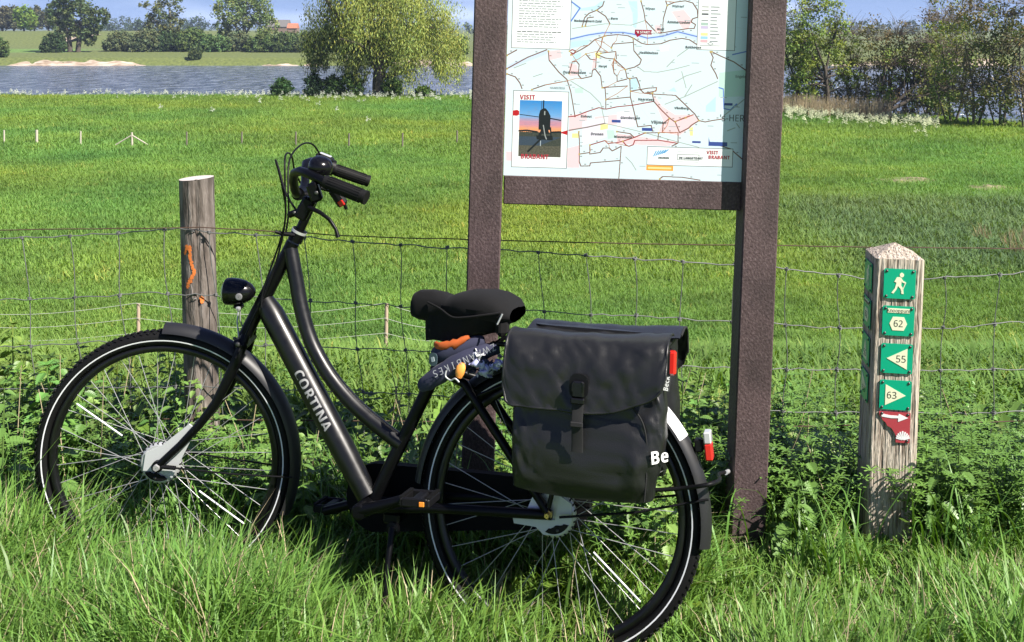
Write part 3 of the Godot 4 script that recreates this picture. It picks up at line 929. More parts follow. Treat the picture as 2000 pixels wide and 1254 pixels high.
func build_verge() -> void:
	var hn := FastNoiseLite.new()
	hn.seed = 41
	hn.frequency = 1.3
	var mb := MB.new()
	var straw := MB.new()
	for i in 8200:
		var d := rng.randf_range(1.8, 3.2)
		var x := rng.randf_range(-1, 1) * (d * 0.55 + 0.12)
		var h := hn.get_noise_2d(x, d)
		var h2 := hn.get_noise_2d(x * 2.6 + 90.0, d * 2.6)
		var k := 0.95 + 0.35 * h
		var sc := 0.8 + 0.55 * h
		var bike_line := 2.44 - (x - 0.1) * 0.277          # distance of the wheels' track
		if d > bike_line - 0.02 and x < 0.5:
			if rng.randf() < 0.5: continue
		if x > 0.05 and x < 0.55 and d < 2.6: sc *= 0.62
		if x > -0.45 and x < 0.05 and d < 2.7: sc *= 0.9
		if x < -0.5 and d < 2.75: sc *= 1.25
		if x > 0.5 and d > 2.4: sc *= 0.55
		if d > 2.5 and (absf(x - 0.362 * d) < 0.12 or absf(x - 0.234 * d) < 0.1): sc *= 0.5
		sc = maxf(sc, 0.26)
		var yel := 0.22 * hn.get_noise_2d(x * 0.5 + 50.0, d * 0.5)
		var flow := hn.get_noise_2d(x * 0.7 - 30.0, d * 0.7) * 5.0     # tufts fall over together
		var n := 13
		for j in n:
			var q := Vector3(x + rng.randfn() * 0.03, -0.01, -d + rng.randfn() * 0.03)
			var az := flow + rng.randfn() * 1.5
			var dir := Vector3(cos(az), 0, sin(az))
			var L := rng.randf_range(0.11, 0.33) * sc
			var wd := rng.randf_range(0.0036, 0.0075)
			if rng.randf() < 0.10: wd *= 1.7; L *= 1.15
			var lean := absf(rng.randfn()) * 0.42 + 0.4 * absf(h2)
			var cv := rng.randf_range(0.3, 2.2)
			var kk := k * rng.randf_range(0.7, 1.3)
			var yy := yel + rng.randf_range(-0.12, 0.16)
			if rng.randf() < 0.055:
				straw.col = Color.WHITE * rng.randf_range(0.6, 1.2)
				blade(straw, q, dir, rng.randf_range(-0.7, 0.7), L * 1.1, 0.003, lean, cv * 0.7, 4)
				continue
			mb.col = Color(kk * (1.0 + yy), kk, kk * (1.0 - yy))
			blade(mb, q, dir, rng.randf_range(-0.7, 0.7), L, wd, lean, cv, 4)
	tag(obj("verge_grass", mb, M.grass), "lush bright verge grass in front of and around the bicycle", "grass", "", "stuff")
	tag(obj("dead_grass", straw, M.straw), "dry straw blades scattered through the verge grass", "grass", "", "stuff")
	# long loose blades in the shade behind the bicycle
	var lg := tuft(9, 0.28, 0.50, 0.09, 0.0075, 1.5, M.grass, 6, 0.25)
	var tr := []
	var tc := []
	for i in 330:
		var d := rng.randf_range(2.75, 3.3)
		var x := rng.randf_range(-1.9, 1.9)
		if d < 2.52 - (x - 0.1) * 0.277: continue
		if d < 3.1 and ((x > 0.58 and x < 0.76) or (x > 0.98 and x < 1.18)): continue
		tr.append(Transform3D(Basis(Vector3.UP, rng.randf() * TAU) * rng.randf_range(0.5, 1.0), Vector3(x, -0.01, -d)))
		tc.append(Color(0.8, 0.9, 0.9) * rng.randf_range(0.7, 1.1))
	tag(many("long_grass", lg, tr, tc), "long loose grass blades among the nettles", "grass", "", "stuff")

# ---------------------------------------------------------------- weeds along the fence
func leaf_shape(L: float, W: float, teeth: int, m: Material) -> ArrayMesh:
	var mb := MB.new()
	var nseg := teeth
	var mid := []
	for i in nseg + 1:
		var t := float(i) / nseg
		mid.append(Vector3(L * t, -L * 0.22 * t * t, 0))
	for s in [-1.0, 1.0]:
		for i in nseg:
			var t0 := float(i) / nseg
			var t1 := float(i + 1) / nseg
			var w0 := W * pow(sin(PI * pow(clampf(t0 + 0.02, 0, 1), 0.62)), 0.8) * 0.5
			var w1 := W * pow(sin(PI * pow(clampf(t1, 0, 1), 0.62)), 0.8) * 0.5
			var e0: Vector3 = mid[i] + Vector3(0, w0 * 0.32, s * w0 * 0.8)
			var tip: Vector3 = (mid[i] as Vector3).lerp(mid[i + 1], 0.85) + Vector3(L * 0.03, w0 * 0.2, s * maxf(w0, w1) * 1.08)
			var e1: Vector3 = mid[i + 1] + Vector3(0, w1 * 0.32, s * w1 * 0.8)
			if s > 0.0:
				mb.tri(mid[i], e0, tip); mb.tri(mid[i], tip, mid[i + 1]); mb.tri(mid[i + 1], tip, e1)
			else:
				mb.tri(mid[i], tip, e0); mb.tri(mid[i], mid[i + 1], tip); mb.tri(mid[i + 1], e1, tip)
	return mb.mesh(m)

func append_mesh(mb: MB, me: ArrayMesh, T: Transform3D, c: Color) -> void:
	var a := me.surface_get_arrays(0)
	var b := mb.v.size()
	mb.col = c
	var vv: PackedVector3Array = a[Mesh.ARRAY_VERTEX]
	var nn: PackedVector3Array = a[Mesh.ARRAY_NORMAL]
	for i in vv.size(): mb.add(T * vv[i], (T.basis * nn[i]).normalized())
	for k in a[Mesh.ARRAY_INDEX]: mb.idx.append(b + k)
	mb.col = Color.WHITE

# where the leaves of one nettle sit
func nettle_leaves(H: float) -> Array:
	var out := []
	var y := H * 0.12
	var turn := rng.randf() * TAU
	while y < H:
		var t := y / H
		var s := lerpf(1.0, 0.42, smooth((t - 0.35) / 0.65)) * rng.randf_range(0.8, 1.15)
		for k in 2:
			var az := turn + k * PI + rng.randf_range(-0.25, 0.25)
			var dr := rng.randf_range(0.1, 0.75) - t * 0.45
			var B := Basis(Vector3.UP, az) * Basis(Vector3.BACK, -dr) * Basis(Vector3.RIGHT, rng.randf_range(-0.3, 0.3))
			out.append(Transform3D(B * s, Vector3(cos(az) * 0.012, y, -sin(az) * 0.012)))
		turn += PI / 2 + rng.randf_range(-0.2, 0.2)
		y += H * lerpf(0.13, 0.06, t) * rng.randf_range(0.85, 1.15)
	for k in 4:
		var az := turn + k * PI / 2
		out.append(Transform3D(Basis(Vector3.UP, az) * Basis(Vector3.BACK, 0.5) * 0.32, Vector3(0, H, 0)))
	return out

# how tall the weeds stand along the fence
func weed_top(x: float) -> float:
	var c := [Vector2(-3, 0.48), Vector2(-1.35, 0.47), Vector2(-0.95, 0.36), Vector2(-0.3, 0.34), Vector2(0.2, 0.36), Vector2(0.4, 0.42), Vector2(0.62, 0.42), Vector2(0.8, 0.33), Vector2(1.2, 0.25), Vector2(3, 0.27)]
	return y_on(c, x)

func build_weeds() -> void:
	var leaf := leaf_shape(0.10, 0.062, 7, M.nettle)
	var kinds := []
	for k in 4:
		var mb := MB.new()
		var H := 0.36 + 0.06 * k
		mb.col = Color(1.0, 0.9, 0.9)
		mb.tube([Vector3.ZERO, Vector3(0.01, H * 0.5, 0), Vector3(0, H, 0.01)], [0.0035, 0.003, 0.0018], 4, false)
		for T in nettle_leaves(H):
			append_mesh(mb, leaf, T, Color.WHITE * rng.randf_range(0.8, 1.2))
		kinds.append(mb.mesh(M.nettle))
	var where := [[], [], [], []]
	var tint := [[], [], [], []]
	for i in 460:
		var x := rng.randf_range(-2.4, 2.3)
		var front := 2.66 - (x - 0.1) * 0.277 if x < 0.45 else 2.9
		if x > 0.45: front = 3.05
		var d := front + 0.1 + absf(rng.randfn()) * 0.4
		if d > 4.1: continue
		if x > 0.93 and x < 1.2 and d < 3.2: continue
		if x > 0.55 and x < 0.8 and d < 3.15: continue
		var t := rng.randi() % 4
		var s := weed_top(x) * rng.randf_range(0.55, 1.0) / (0.38 + 0.06 * t)
		if d > 3.5: s *= 0.9
		s = clampf(s, 0.4, 1.3)
		where[t].append(Transform3D(Basis(Vector3.UP, rng.randf() * TAU) * Basis(Vector3.RIGHT, rng.randf_range(-0.25, 0.25)) * s, Vector3(x, land(x, -d) - 0.02, -d)))
		var k := rng.randf_range(0.6, 1.45)
		tint[t].append(Color(k * rng.randf_range(0.8, 1.35), k, k * rng.randf_range(0.7, 1.2)))
	var says := ["low green nettles in the weeds along the fence", "mid height nettles in the weeds along the fence", "tall nettles in the weeds along the fence", "tallest leafy nettles in the weeds along the fence"]
	for t in 4: tag(many("nettle_undergrowth", kinds[t], where[t], tint[t]), says[t], "nettles", "", "stuff")
	# cleavers: thin stems with whorls of narrow leaves
	var nl := leaf_shape(0.032, 0.009, 2, M.nettle)
	var cl := MB.new()
	for s in 5:
		var p := Vector3(rng.randf_range(-0.04, 0.04), 0, rng.randf_range(-0.04, 0.04))
		var dir := Vector3(rng.randf_range(-0.5, 0.5), 1.0, rng.randf_range(-0.5, 0.5)).normalized()
		for k in 8:
			var q := p + dir * 0.045
			cl.col = Color(1.0, 0.95, 0.9)
			cl.tube([p, q], 0.0014, 3, false)
			for j in 6:
				append_mesh(cl, nl, Transform3D(Basis(Vector3.UP, TAU * j / 6.0 + k) * Basis(Vector3.BACK, 0.35), q), Color(1.15, 1.15, 0.9) * rng.randf_range(0.9, 1.15))
			p = q
			dir = (dir + Vector3(rng.randf_range(-0.25, 0.25), 0.05, rng.randf_range(-0.25, 0.25))).normalized()
	var tr := []
	var tc := []
	for i in 230:
		var x := rng.randf_range(-1.9, 1.9)
		if i % 2 == 0: x = rng.randf_range(0.45, 1.6)
		var front := 2.64 - (x - 0.1) * 0.277 if x < 0.45 else 2.9
		var d := front + 0.06 + absf(rng.randfn()) * 0.3
		if x > 0.95 and x < 1.19 and d < 3.2: continue
		if x > 0.58 and x < 0.79 and d < 3.1: continue
		tr.append(Transform3D(Basis(Vector3.UP, rng.randf() * TAU) * rng.randf_range(0.45, 0.9), Vector3(x, land(x, -d) - 0.02, -d)))
		tc.append(Color.WHITE * rng.randf_range(0.8, 1.25))
	tag(many("cleavers", cl.mesh(M.nettle), tr, tc), "pale sprawling cleavers round the board and waymarker foot", "weeds", "", "stuff")
	var big := leaf_shape(0.2, 0.06, 4, M.nettle)
	var dk := MB.new()
	for k in 7:
		append_mesh(dk, big, Transform3D(Basis(Vector3.UP, TAU * k / 7.0 + rng.randf()) * Basis(Vector3.BACK, rng.randf_range(0.5, 1.15)) * rng.randf_range(0.7, 1.2), Vector3.ZERO), Color(1.1, 1.0, 0.8) * rng.randf_range(0.8, 1.2))
	tr = []
	tc = []
	for i in 70:
		var x := rng.randf_range(-1.9, 1.9)
		var d := (2.75 - (x - 0.1) * 0.277 if x < 0.45 else 3.0) + absf(rng.randfn()) * 0.35
		if d < 3.2 and ((x > 0.56 and x < 0.8) or (x > 0.93 and x < 1.2)): continue
		tr.append(Transform3D(Basis(Vector3.UP, rng.randf() * TAU) * rng.randf_range(0.7, 1.2), Vector3(x, land(x, -d) - 0.01, -d)))
		tc.append(Color(rng.randf_range(0.8, 1.3), 1, 0.9) * rng.randf_range(0.7, 1.3))
	tag(many("dock", dk.mesh(M.nettle), tr, tc), "broad leaved dock plants in the weeds along the fence", "weeds", "", "stuff")
	var ds := MB.new()
	for k in 90:
		var x := rng.randf_range(-1.9, 1.9)
		var d := rng.randf_range(2.95, 3.6)
		if d < 2.7 - (x - 0.1) * 0.277: continue
		var q := Vector3(x, land(x, -d), -d)
		var e := q + Vector3(rng.randf_range(-0.12, 0.12), weed_top(x) * rng.randf_range(0.6, 1.15), rng.randf_range(-0.1, 0.1))
		ds.tube([q, q.lerp(e, 0.5) + Vector3(rng.randf_range(-0.02, 0.02), 0, 0), e], [0.0022, 0.0018, 0.001], 4, false)
	tag(obj("dead_stems", ds, M.straw), "pale dead stalks sticking up in the weeds along the fence", "weeds", "", "stuff")
	# the nettles one can tell apart
	for s in [[-0.97, 2.98, 0.38, "nettle growing behind the spokes of the front wheel, left of its hub"], [-0.72, 2.92, 0.34, "pale nettle just right of the front hub behind the spokes"], [-0.60, 2.86, 0.36, "nettle behind the front wheel's rear rim, under the down tube"], [-1.52, 3.0, 0.5, "tall nettle left of the front tyre at photo's left edge"], [-1.36, 3.0, 0.46, "nettle close beside the front tyre's left side"], [1.33, 2.98, 0.34, "big nettle at the right foot of the waymarker post"], [1.25, 2.95, 0.30, "lower nettle directly right of the waymarker post"], [0.89, 3.02, 0.32, "nettle between the board's right post and the waymarker"], [0.82, 2.9, 0.24, "short nettle against the right foot of the board"], [1.55, 3.02, 0.33, "nettle near the right edge of the photo below the fence"], [0.54, 3.2, 0.44, "nettle between the pannier and the board's right post"], [-0.28, 2.98, 0.36, "nettle behind the seat tube in the bicycle's shade"]]:
		var o := thing("nettle", s[3], "nettle", Transform3D(Basis(Vector3.UP, rng.randf() * TAU), Vector3(s[0], land(s[0], -s[1]) - 0.02, -s[1])), "nettles one can tell apart")
		var sb := MB.new()
		sb.tube([Vector3.ZERO, Vector3(0.008, s[2] * 0.5, 0), Vector3(0, s[2], 0.01)], [0.004, 0.0032, 0.002], 5, false)
		obj("stem", sb, M.stem, o)
		for T in nettle_leaves(s[2]):
			var l := obj("leaf", leaf, null, o)
			l.transform = T * Transform3D(Basis() * 0.85, Vector3.ZERO)

# ---------------------------------------------------------------- fences
func y_on(line: Array, x: float) -> float:
	for i in line.size() - 1:
		if x <= line[i + 1].x or i == line.size() - 2:
			return lerpf(line[i].y, line[i + 1].y, (x - line[i].x) / (line[i + 1].x - line[i].x))
	return line[0].y

func wire_pts(line: Array, z: float, step: float, kink: float, sd: float) -> Array:
	var pts := []
	var x: float = line[0].x
	while x < line[line.size() - 1].x:
		pts.append(Vector3(x, y_on(line, x) + kink * wob.get_noise_2d(x * 300.0, sd), z + kink * wob.get_noise_2d(x * 260.0, sd + 50.0)))
		x += step
	return pts

func build_fences() -> void:
	# round timber post with a drying crack and old orange paint strokes
	var post := thing("fence_post", "weathered round wooden fence post with orange paint marks", "fence post", Transform3D(Basis(Vector3.BACK, 0.011), Vector3(-1.066, -0.067, FENCE_Z - 0.06)))
	var pb := MB.new()
	var P := []
	var R := 0.0575
	for i in 41:
		var y := 1.095 * i / 40.0
		var ring := PackedVector3Array()
		for j in 48:
			var a := TAU * j / 48.0
			var r := R * (1.0 + 0.02 * wob.get_noise_2d(cos(a) * 40.0 + 9.0, y * 50.0) + 0.012 * wob.get_noise_2d(a * 160.0, y * 12.0))
			var crack := absf(a - (1.32 + 0.03 * wob.get_noise_1d(y * 60.0)))
			if crack < 0.07: r -= 0.012
			ring.append(Vector3(cos(a) * r, y + (0.004 * cos(a) if i == 40 else 0.0), sin(a) * r))
		ring.reverse()
		P.append(ring)
	pb.grid(P, true)
	obj("timber", pb, M.post_wood, post)
	var cap := MB.new()
	cap.face(Array(P[40]).map(func(q): return q + Vector3(0, 0.0008, 0)), Vector3.UP)
	obj("end_grain", cap, M.end_grain, post)
	var orange := mat(Color(0.72, 0.2, 0.04), 0.8)
	for s in [[Vector2(-0.030, 0.795), Vector2(-0.022, 0.815), Vector2(-0.013, 0.822), Vector2(-0.009, 0.800), Vector2(-0.006, 0.775), Vector2(-0.002, 0.750)], [Vector2(0.0, 0.742), Vector2(0.001, 0.728), Vector2(-0.006, 0.712), Vector2(-0.018, 0.695), Vector2(-0.022, 0.682)], [Vector2(0.026, 0.645), Vector2(0.028, 0.63)]]:
		var mb := MB.new()
		for i in s.size() - 1:
			for k in 9:
				var q: Vector2 = (s[i] as Vector2).lerp(s[i + 1], (k + 0.5) / 9.0) + Vector2(rng.randfn(), rng.randfn()) * 0.002
				var wd := rng.randf_range(0.0025, 0.006)
				var hh := rng.randf_range(0.003, 0.007)
				var c := []
				for o in [Vector2(-wd, -hh), Vector2(-wd * 1.2, hh * 0.6), Vector2(wd * 0.4, hh), Vector2(wd, -hh * 0.5)]:
					var t: Vector2 = q + o
					c.append(Vector3(t.x, t.y + 0.05, sqrt(maxf(R * R - t.x * t.x, 1e-5)) + 0.0016 + 0.0001 * k))
				mb.face(c, Vector3.BACK)
		obj("paint_mark", mb, orange, post)
	# staples
	for y in [0.87, 0.64]:
		var stp := MB.new()
		stp.tube([Vector3(-0.006, y + 0.05, R - 0.002), Vector3(-0.004, y + 0.055, R + 0.005), Vector3(0.006, y + 0.055, R + 0.005), Vector3(0.007, y + 0.05, R - 0.002)], 0.0016, 5)
		obj("staple", stp, M.wire, post)
	# wire netting
	var strand := [Vector2(-2.757, 0.857), Vector2(-1.723, 0.862), Vector2(-1.06, 0.872), Vector2(-0.517, 0.841), Vector2(0, 0.825), Vector2(0.69, 0.811), Vector2(1.19, 0.804), Vector2(1.725, 0.799), Vector2(2.932, 0.794)]
	var lines := [
		[Vector2(-2.758, 0.825), Vector2(-1.724, 0.83), Vector2(-1.551, 0.839), Vector2(-1.405, 0.846), Vector2(-1.241, 0.857), Vector2(-1.12, 0.867), Vector2(-0.991, 0.851), Vector2(-0.758, 0.839), Vector2(-0.276, 0.803), Vector2(-0.034, 0.794), Vector2(0.414, 0.764), Vector2(0.759, 0.743), Vector2(0.915, 0.73), Vector2(1.191, 0.698), Vector2(1.381, 0.695), Vector2(1.537, 0.703), Vector2(1.726, 0.716), Vector2(2.934, 0.738)],
		[Vector2(-2.766, 0.616), Vector2(-1.728, 0.625), Vector2(-1.555, 0.628), Vector2(-1.388, 0.637), Vector2(-1.232, 0.646), Vector2(-1.002, 0.639), Vector2(-0.622, 0.616), Vector2(-0.429, 0.607), Vector2(-0.259, 0.593), Vector2(0.08, 0.585), Vector2(0.256, 0.572), Vector2(0.429, 0.569), Vector2(0.609, 0.555), Vector2(0.865, 0.543), Vector2(0.969, 0.532), Vector2(1.298, 0.525), Vector2(1.516, 0.53), Vector2(1.695, 0.546), Vector2(2.94, 0.564)],
		[Vector2(-2.771, 0.459), Vector2(-1.732, 0.462), Vector2(-1.546, 0.471), Vector2(-1.394, 0.481), Vector2(-1.039, 0.476), Vector2(-0.589, 0.457), Vector2(-0.416, 0.453), Vector2(-0.208, 0.441), Vector2(0.173, 0.42), Vector2(0.61, 0.395), Vector2(0.971, 0.385), Vector2(1.508, 0.383), Vector2(1.704, 0.387), Vector2(2.946, 0.406)],
		[Vector2(-2.776, 0.314), Vector2(-1.735, 0.318), Vector2(-1.041, 0.327), Vector2(-0.347, 0.3), Vector2(0.611, 0.251), Vector2(0.99, 0.239), Vector2(1.537, 0.233), Vector2(1.711, 0.242), Vector2(2.952, 0.256)]]
	var low := [Vector2(-2.78, 0.212), Vector2(-1.737, 0.221), Vector2(-0.347, 0.209), Vector2(0.938, 0.189), Vector2(1.199, 0.198), Vector2(1.381, 0.202), Vector2(1.737, 0.209), Vector2(2.953, 0.216)]
	var f := thing("wire_fence", "square mesh wire fence behind the bicycle, board and waymarker", "wire fence", Transform3D(Basis(), Vector3(0, 0, 0)))
	var sb := MB.new()
	sb.tube(wire_pts(strand, FENCE_Z + 0.006, 0.09, 0.004, 1.0), 0.0019, 5)
	obj("straight_wire", sb, M.rust, f)
	for k in 4:
		var lb := MB.new()
		lb.tube(wire_pts(lines[k], FENCE_Z, 0.032, 0.0085, 10.0 + k * 9.0), 0.0018 if k else 0.0021, 5)
		obj("line_wire", lb, M.wire, f)
	var bb := MB.new()
	bb.tube(wire_pts(low, FENCE_Z + 0.004, 0.09, 0.004, 71.0), 0.0021, 5)
	obj("straight_wire", bb, M.rust, f)
	var knot := MB.new()
	for k in 3:
		var pts := []
		for i in 9:
			var a := TAU * i / 8.0
			pts.append(Vector3(cos(a) * 0.0055, (k - 1) * 0.0035, sin(a) * 0.0055))
		knot.tube(pts, 0.0016, 4, false)
	knot.tube([Vector3(-0.008, -0.004, 0.004), Vector3(0, 0, 0.006), Vector3(0.008, 0.004, 0.003)], 0.0017, 4)
	var kmesh := knot.mesh(M.wire)
	var x := -2.6
	var n := 0
	while x < 2.8:
		var wb := MB.new()
		var pts := []
		var top := y_on(lines[0], x) + 0.004
		for i in 13:
			var t := i / 12.0
			var y := lerpf(top, 0.16, t)
			pts.append(Vector3(x + t * 0.03 * (1.0 - 0.9 * x / 2.0) - (0.02 if x > 0.5 else 0.0) * t + 0.006 * sin(t * 9.0 + n), y, FENCE_Z + 0.005 * sin(t * 14.0 + n * 2.0)))
		wb.tube(pts, 0.0017, 5)
		var stay := obj("stay_wire", wb, M.wire, f)
		for k in 4:
			var y := y_on(lines[k], x)
			var t := clampf((top - y) / (top - 0.16), 0, 1)
			var q: Vector3 = pts[int(t * 12.0)]
			q = q.lerp(pts[mini(int(t * 12.0) + 1, 12)], t * 12.0 - int(t * 12.0))
			var kn := obj("knot", kmesh, null, stay)
			kn.position = q
			kn.rotation = Vector3(0.2, n * 1.7, 0.3)
		n += 1
		x += 0.1585 if x < 0.5 else 0.178
	# low netting halfway down the slope
	var e := thing("low_fence", "low pale netting fence with thin stakes lower on the slope", "netting fence", Transform3D(Basis(), Vector3.ZERO))
	var stakes := []
	for u in [-1225.0, -740.0, -250.0, -56.0]:
		var d := 8.7
		var px: float = u / 2000.0 * d
		stakes.append(Vector3(px, land(px, -d), -d))
	var stake_m := mat(Color(0.42, 0.33, 0.24), 0.9)
	for p in stakes:
		var mb := MB.new()
		mb.tube([p - Vector3(0, 0.1, 0), p + Vector3(0.01, 0.49, 0)], 0.016, 8)
		obj("stake", mb, stake_m, e)
	var pale := mat(Color(0.36, 0.4, 0.32), 0.6)
	for k in 4:
		for i in stakes.size() - 1:
			var pts := []
			for j in 13:
				var t := j / 12.0
				var p: Vector3 = (stakes[i] as Vector3).lerp(stakes[i + 1], t)
				pts.append(p + Vector3(0, 0.5 - 0.13 * k - (0.1 - 0.015 * k) * sin(PI * t), 0.022))
			var mb := MB.new()
			mb.tube(pts, 0.0026, 4)
			obj("netting_cord", mb, pale, e)
	# stakes across the meadow
	var pale_w := mat(Color(0.46, 0.42, 0.34), 0.9)
	var dark_w := mat(Color(0.16, 0.14, 0.11), 0.9)
	var far := [[-498.0, 69.5, "cut by the left edge of the photo"], [-466.0, 70.0, "thickest and palest, second from the left edge"], [-423.0, 69.5, "pale, just left of the braced one"], [-372.5, 68.8, "with two slanting braces"], [-319.0, 69.0, "just right of the braced one"], [-265.0, 68.6, "third one right of the braced one"], [-212.0, 68.7, "just left of the bicycle's handlebar"], [-160.0, 67.6, "first one right of the bicycle's handlebar"], [-107.5, 68.0, "second one right of the bicycle's handlebar"], [-54.0, 69.6, "nearest the board's left post"], [-22.0, 69.0, "hidden behind the board's left post"]]
	for k in far.size() - 1:
		var q: Array = far[k]
		var p := at_px(q[0], q[1])
		var pm: StandardMaterial3D = pale_w if k < 4 else dark_w
		if k == 3:
			var o := thing("meadow_post", "thin post across the meadow " + q[2], "post", Transform3D(Basis(), p), "posts across the meadow")
			var mb := MB.new()
			mb.tube([Vector3(0, -0.1, 0), Vector3(0, 0.98, 0)], [0.075, 0.07], 8)
			obj("timber", mb, pm, o)
			for s in [-1.0, 1.0]:
				var bb2 := MB.new()
				bb2.tube([Vector3(0.03 * s, 0.78, 0.02), Vector3(1.3 * s, 0.02, 0.05)], 0.045, 6)
				obj("brace", bb2, pm, o)
		else:
			var mb := MB.new()
			var th := 0.095 if k == 1 else 0.058
			mb.tube([Vector3(0, -0.1, 0), Vector3(0.02, 1.0, 0)], [th, th * 0.95], 8)
			var o := obj("meadow_post", mb, pm)
			o.position = p
			tag(o, "thin post across the meadow " + q[2], "post", "posts across the meadow")

# ---------------------------------------------------------------- information board
func fill_poly(im: Image, pts: PackedFloat64Array, c: Color) -> void:
	var n := pts.size() / 2
	var y0 := 1e9
	var y1 := -1e9
	for i in n:
		y0 = minf(y0, pts[i * 2 + 1]); y1 = maxf(y1, pts[i * 2 + 1])
	for y in range(maxi(int(y0), 0), mini(int(y1), im.get_height() - 1) + 1):
		var xs := []
		for i in n:
			var ax := pts[i * 2]
			var ay := pts[i * 2 + 1]
			var bx := pts[((i + 1) % n) * 2]
			var by := pts[((i + 1) % n) * 2 + 1]
			if (ay <= y and by > y) or (by <= y and ay > y): xs.append(ax + (y - ay) / (by - ay) * (bx - ax))
		xs.sort()
		for i in range(0, xs.size() - 1, 2):
			im.fill_rect(Rect2i(int(xs[i]), y, maxi(int(xs[i + 1]) - int(xs[i]), 1), 1), c)

func draw_path(im: Image, s: String, w: float, c: Color) -> void:
	var p := nums(s)
	for i in range(0, p.size() - 2, 2):
		var a := Vector2(p[i], p[i + 1])
		var b := Vector2(p[i + 2], p[i + 3])
		var k := maxi(int(a.distance_to(b)), 1)
		for j in k + 1:
			var q := a.lerp(b, float(j) / k)
			im.fill_rect(Rect2i(int(q.x - w / 2), int(q.y - w / 2), int(w), int(w)), c)

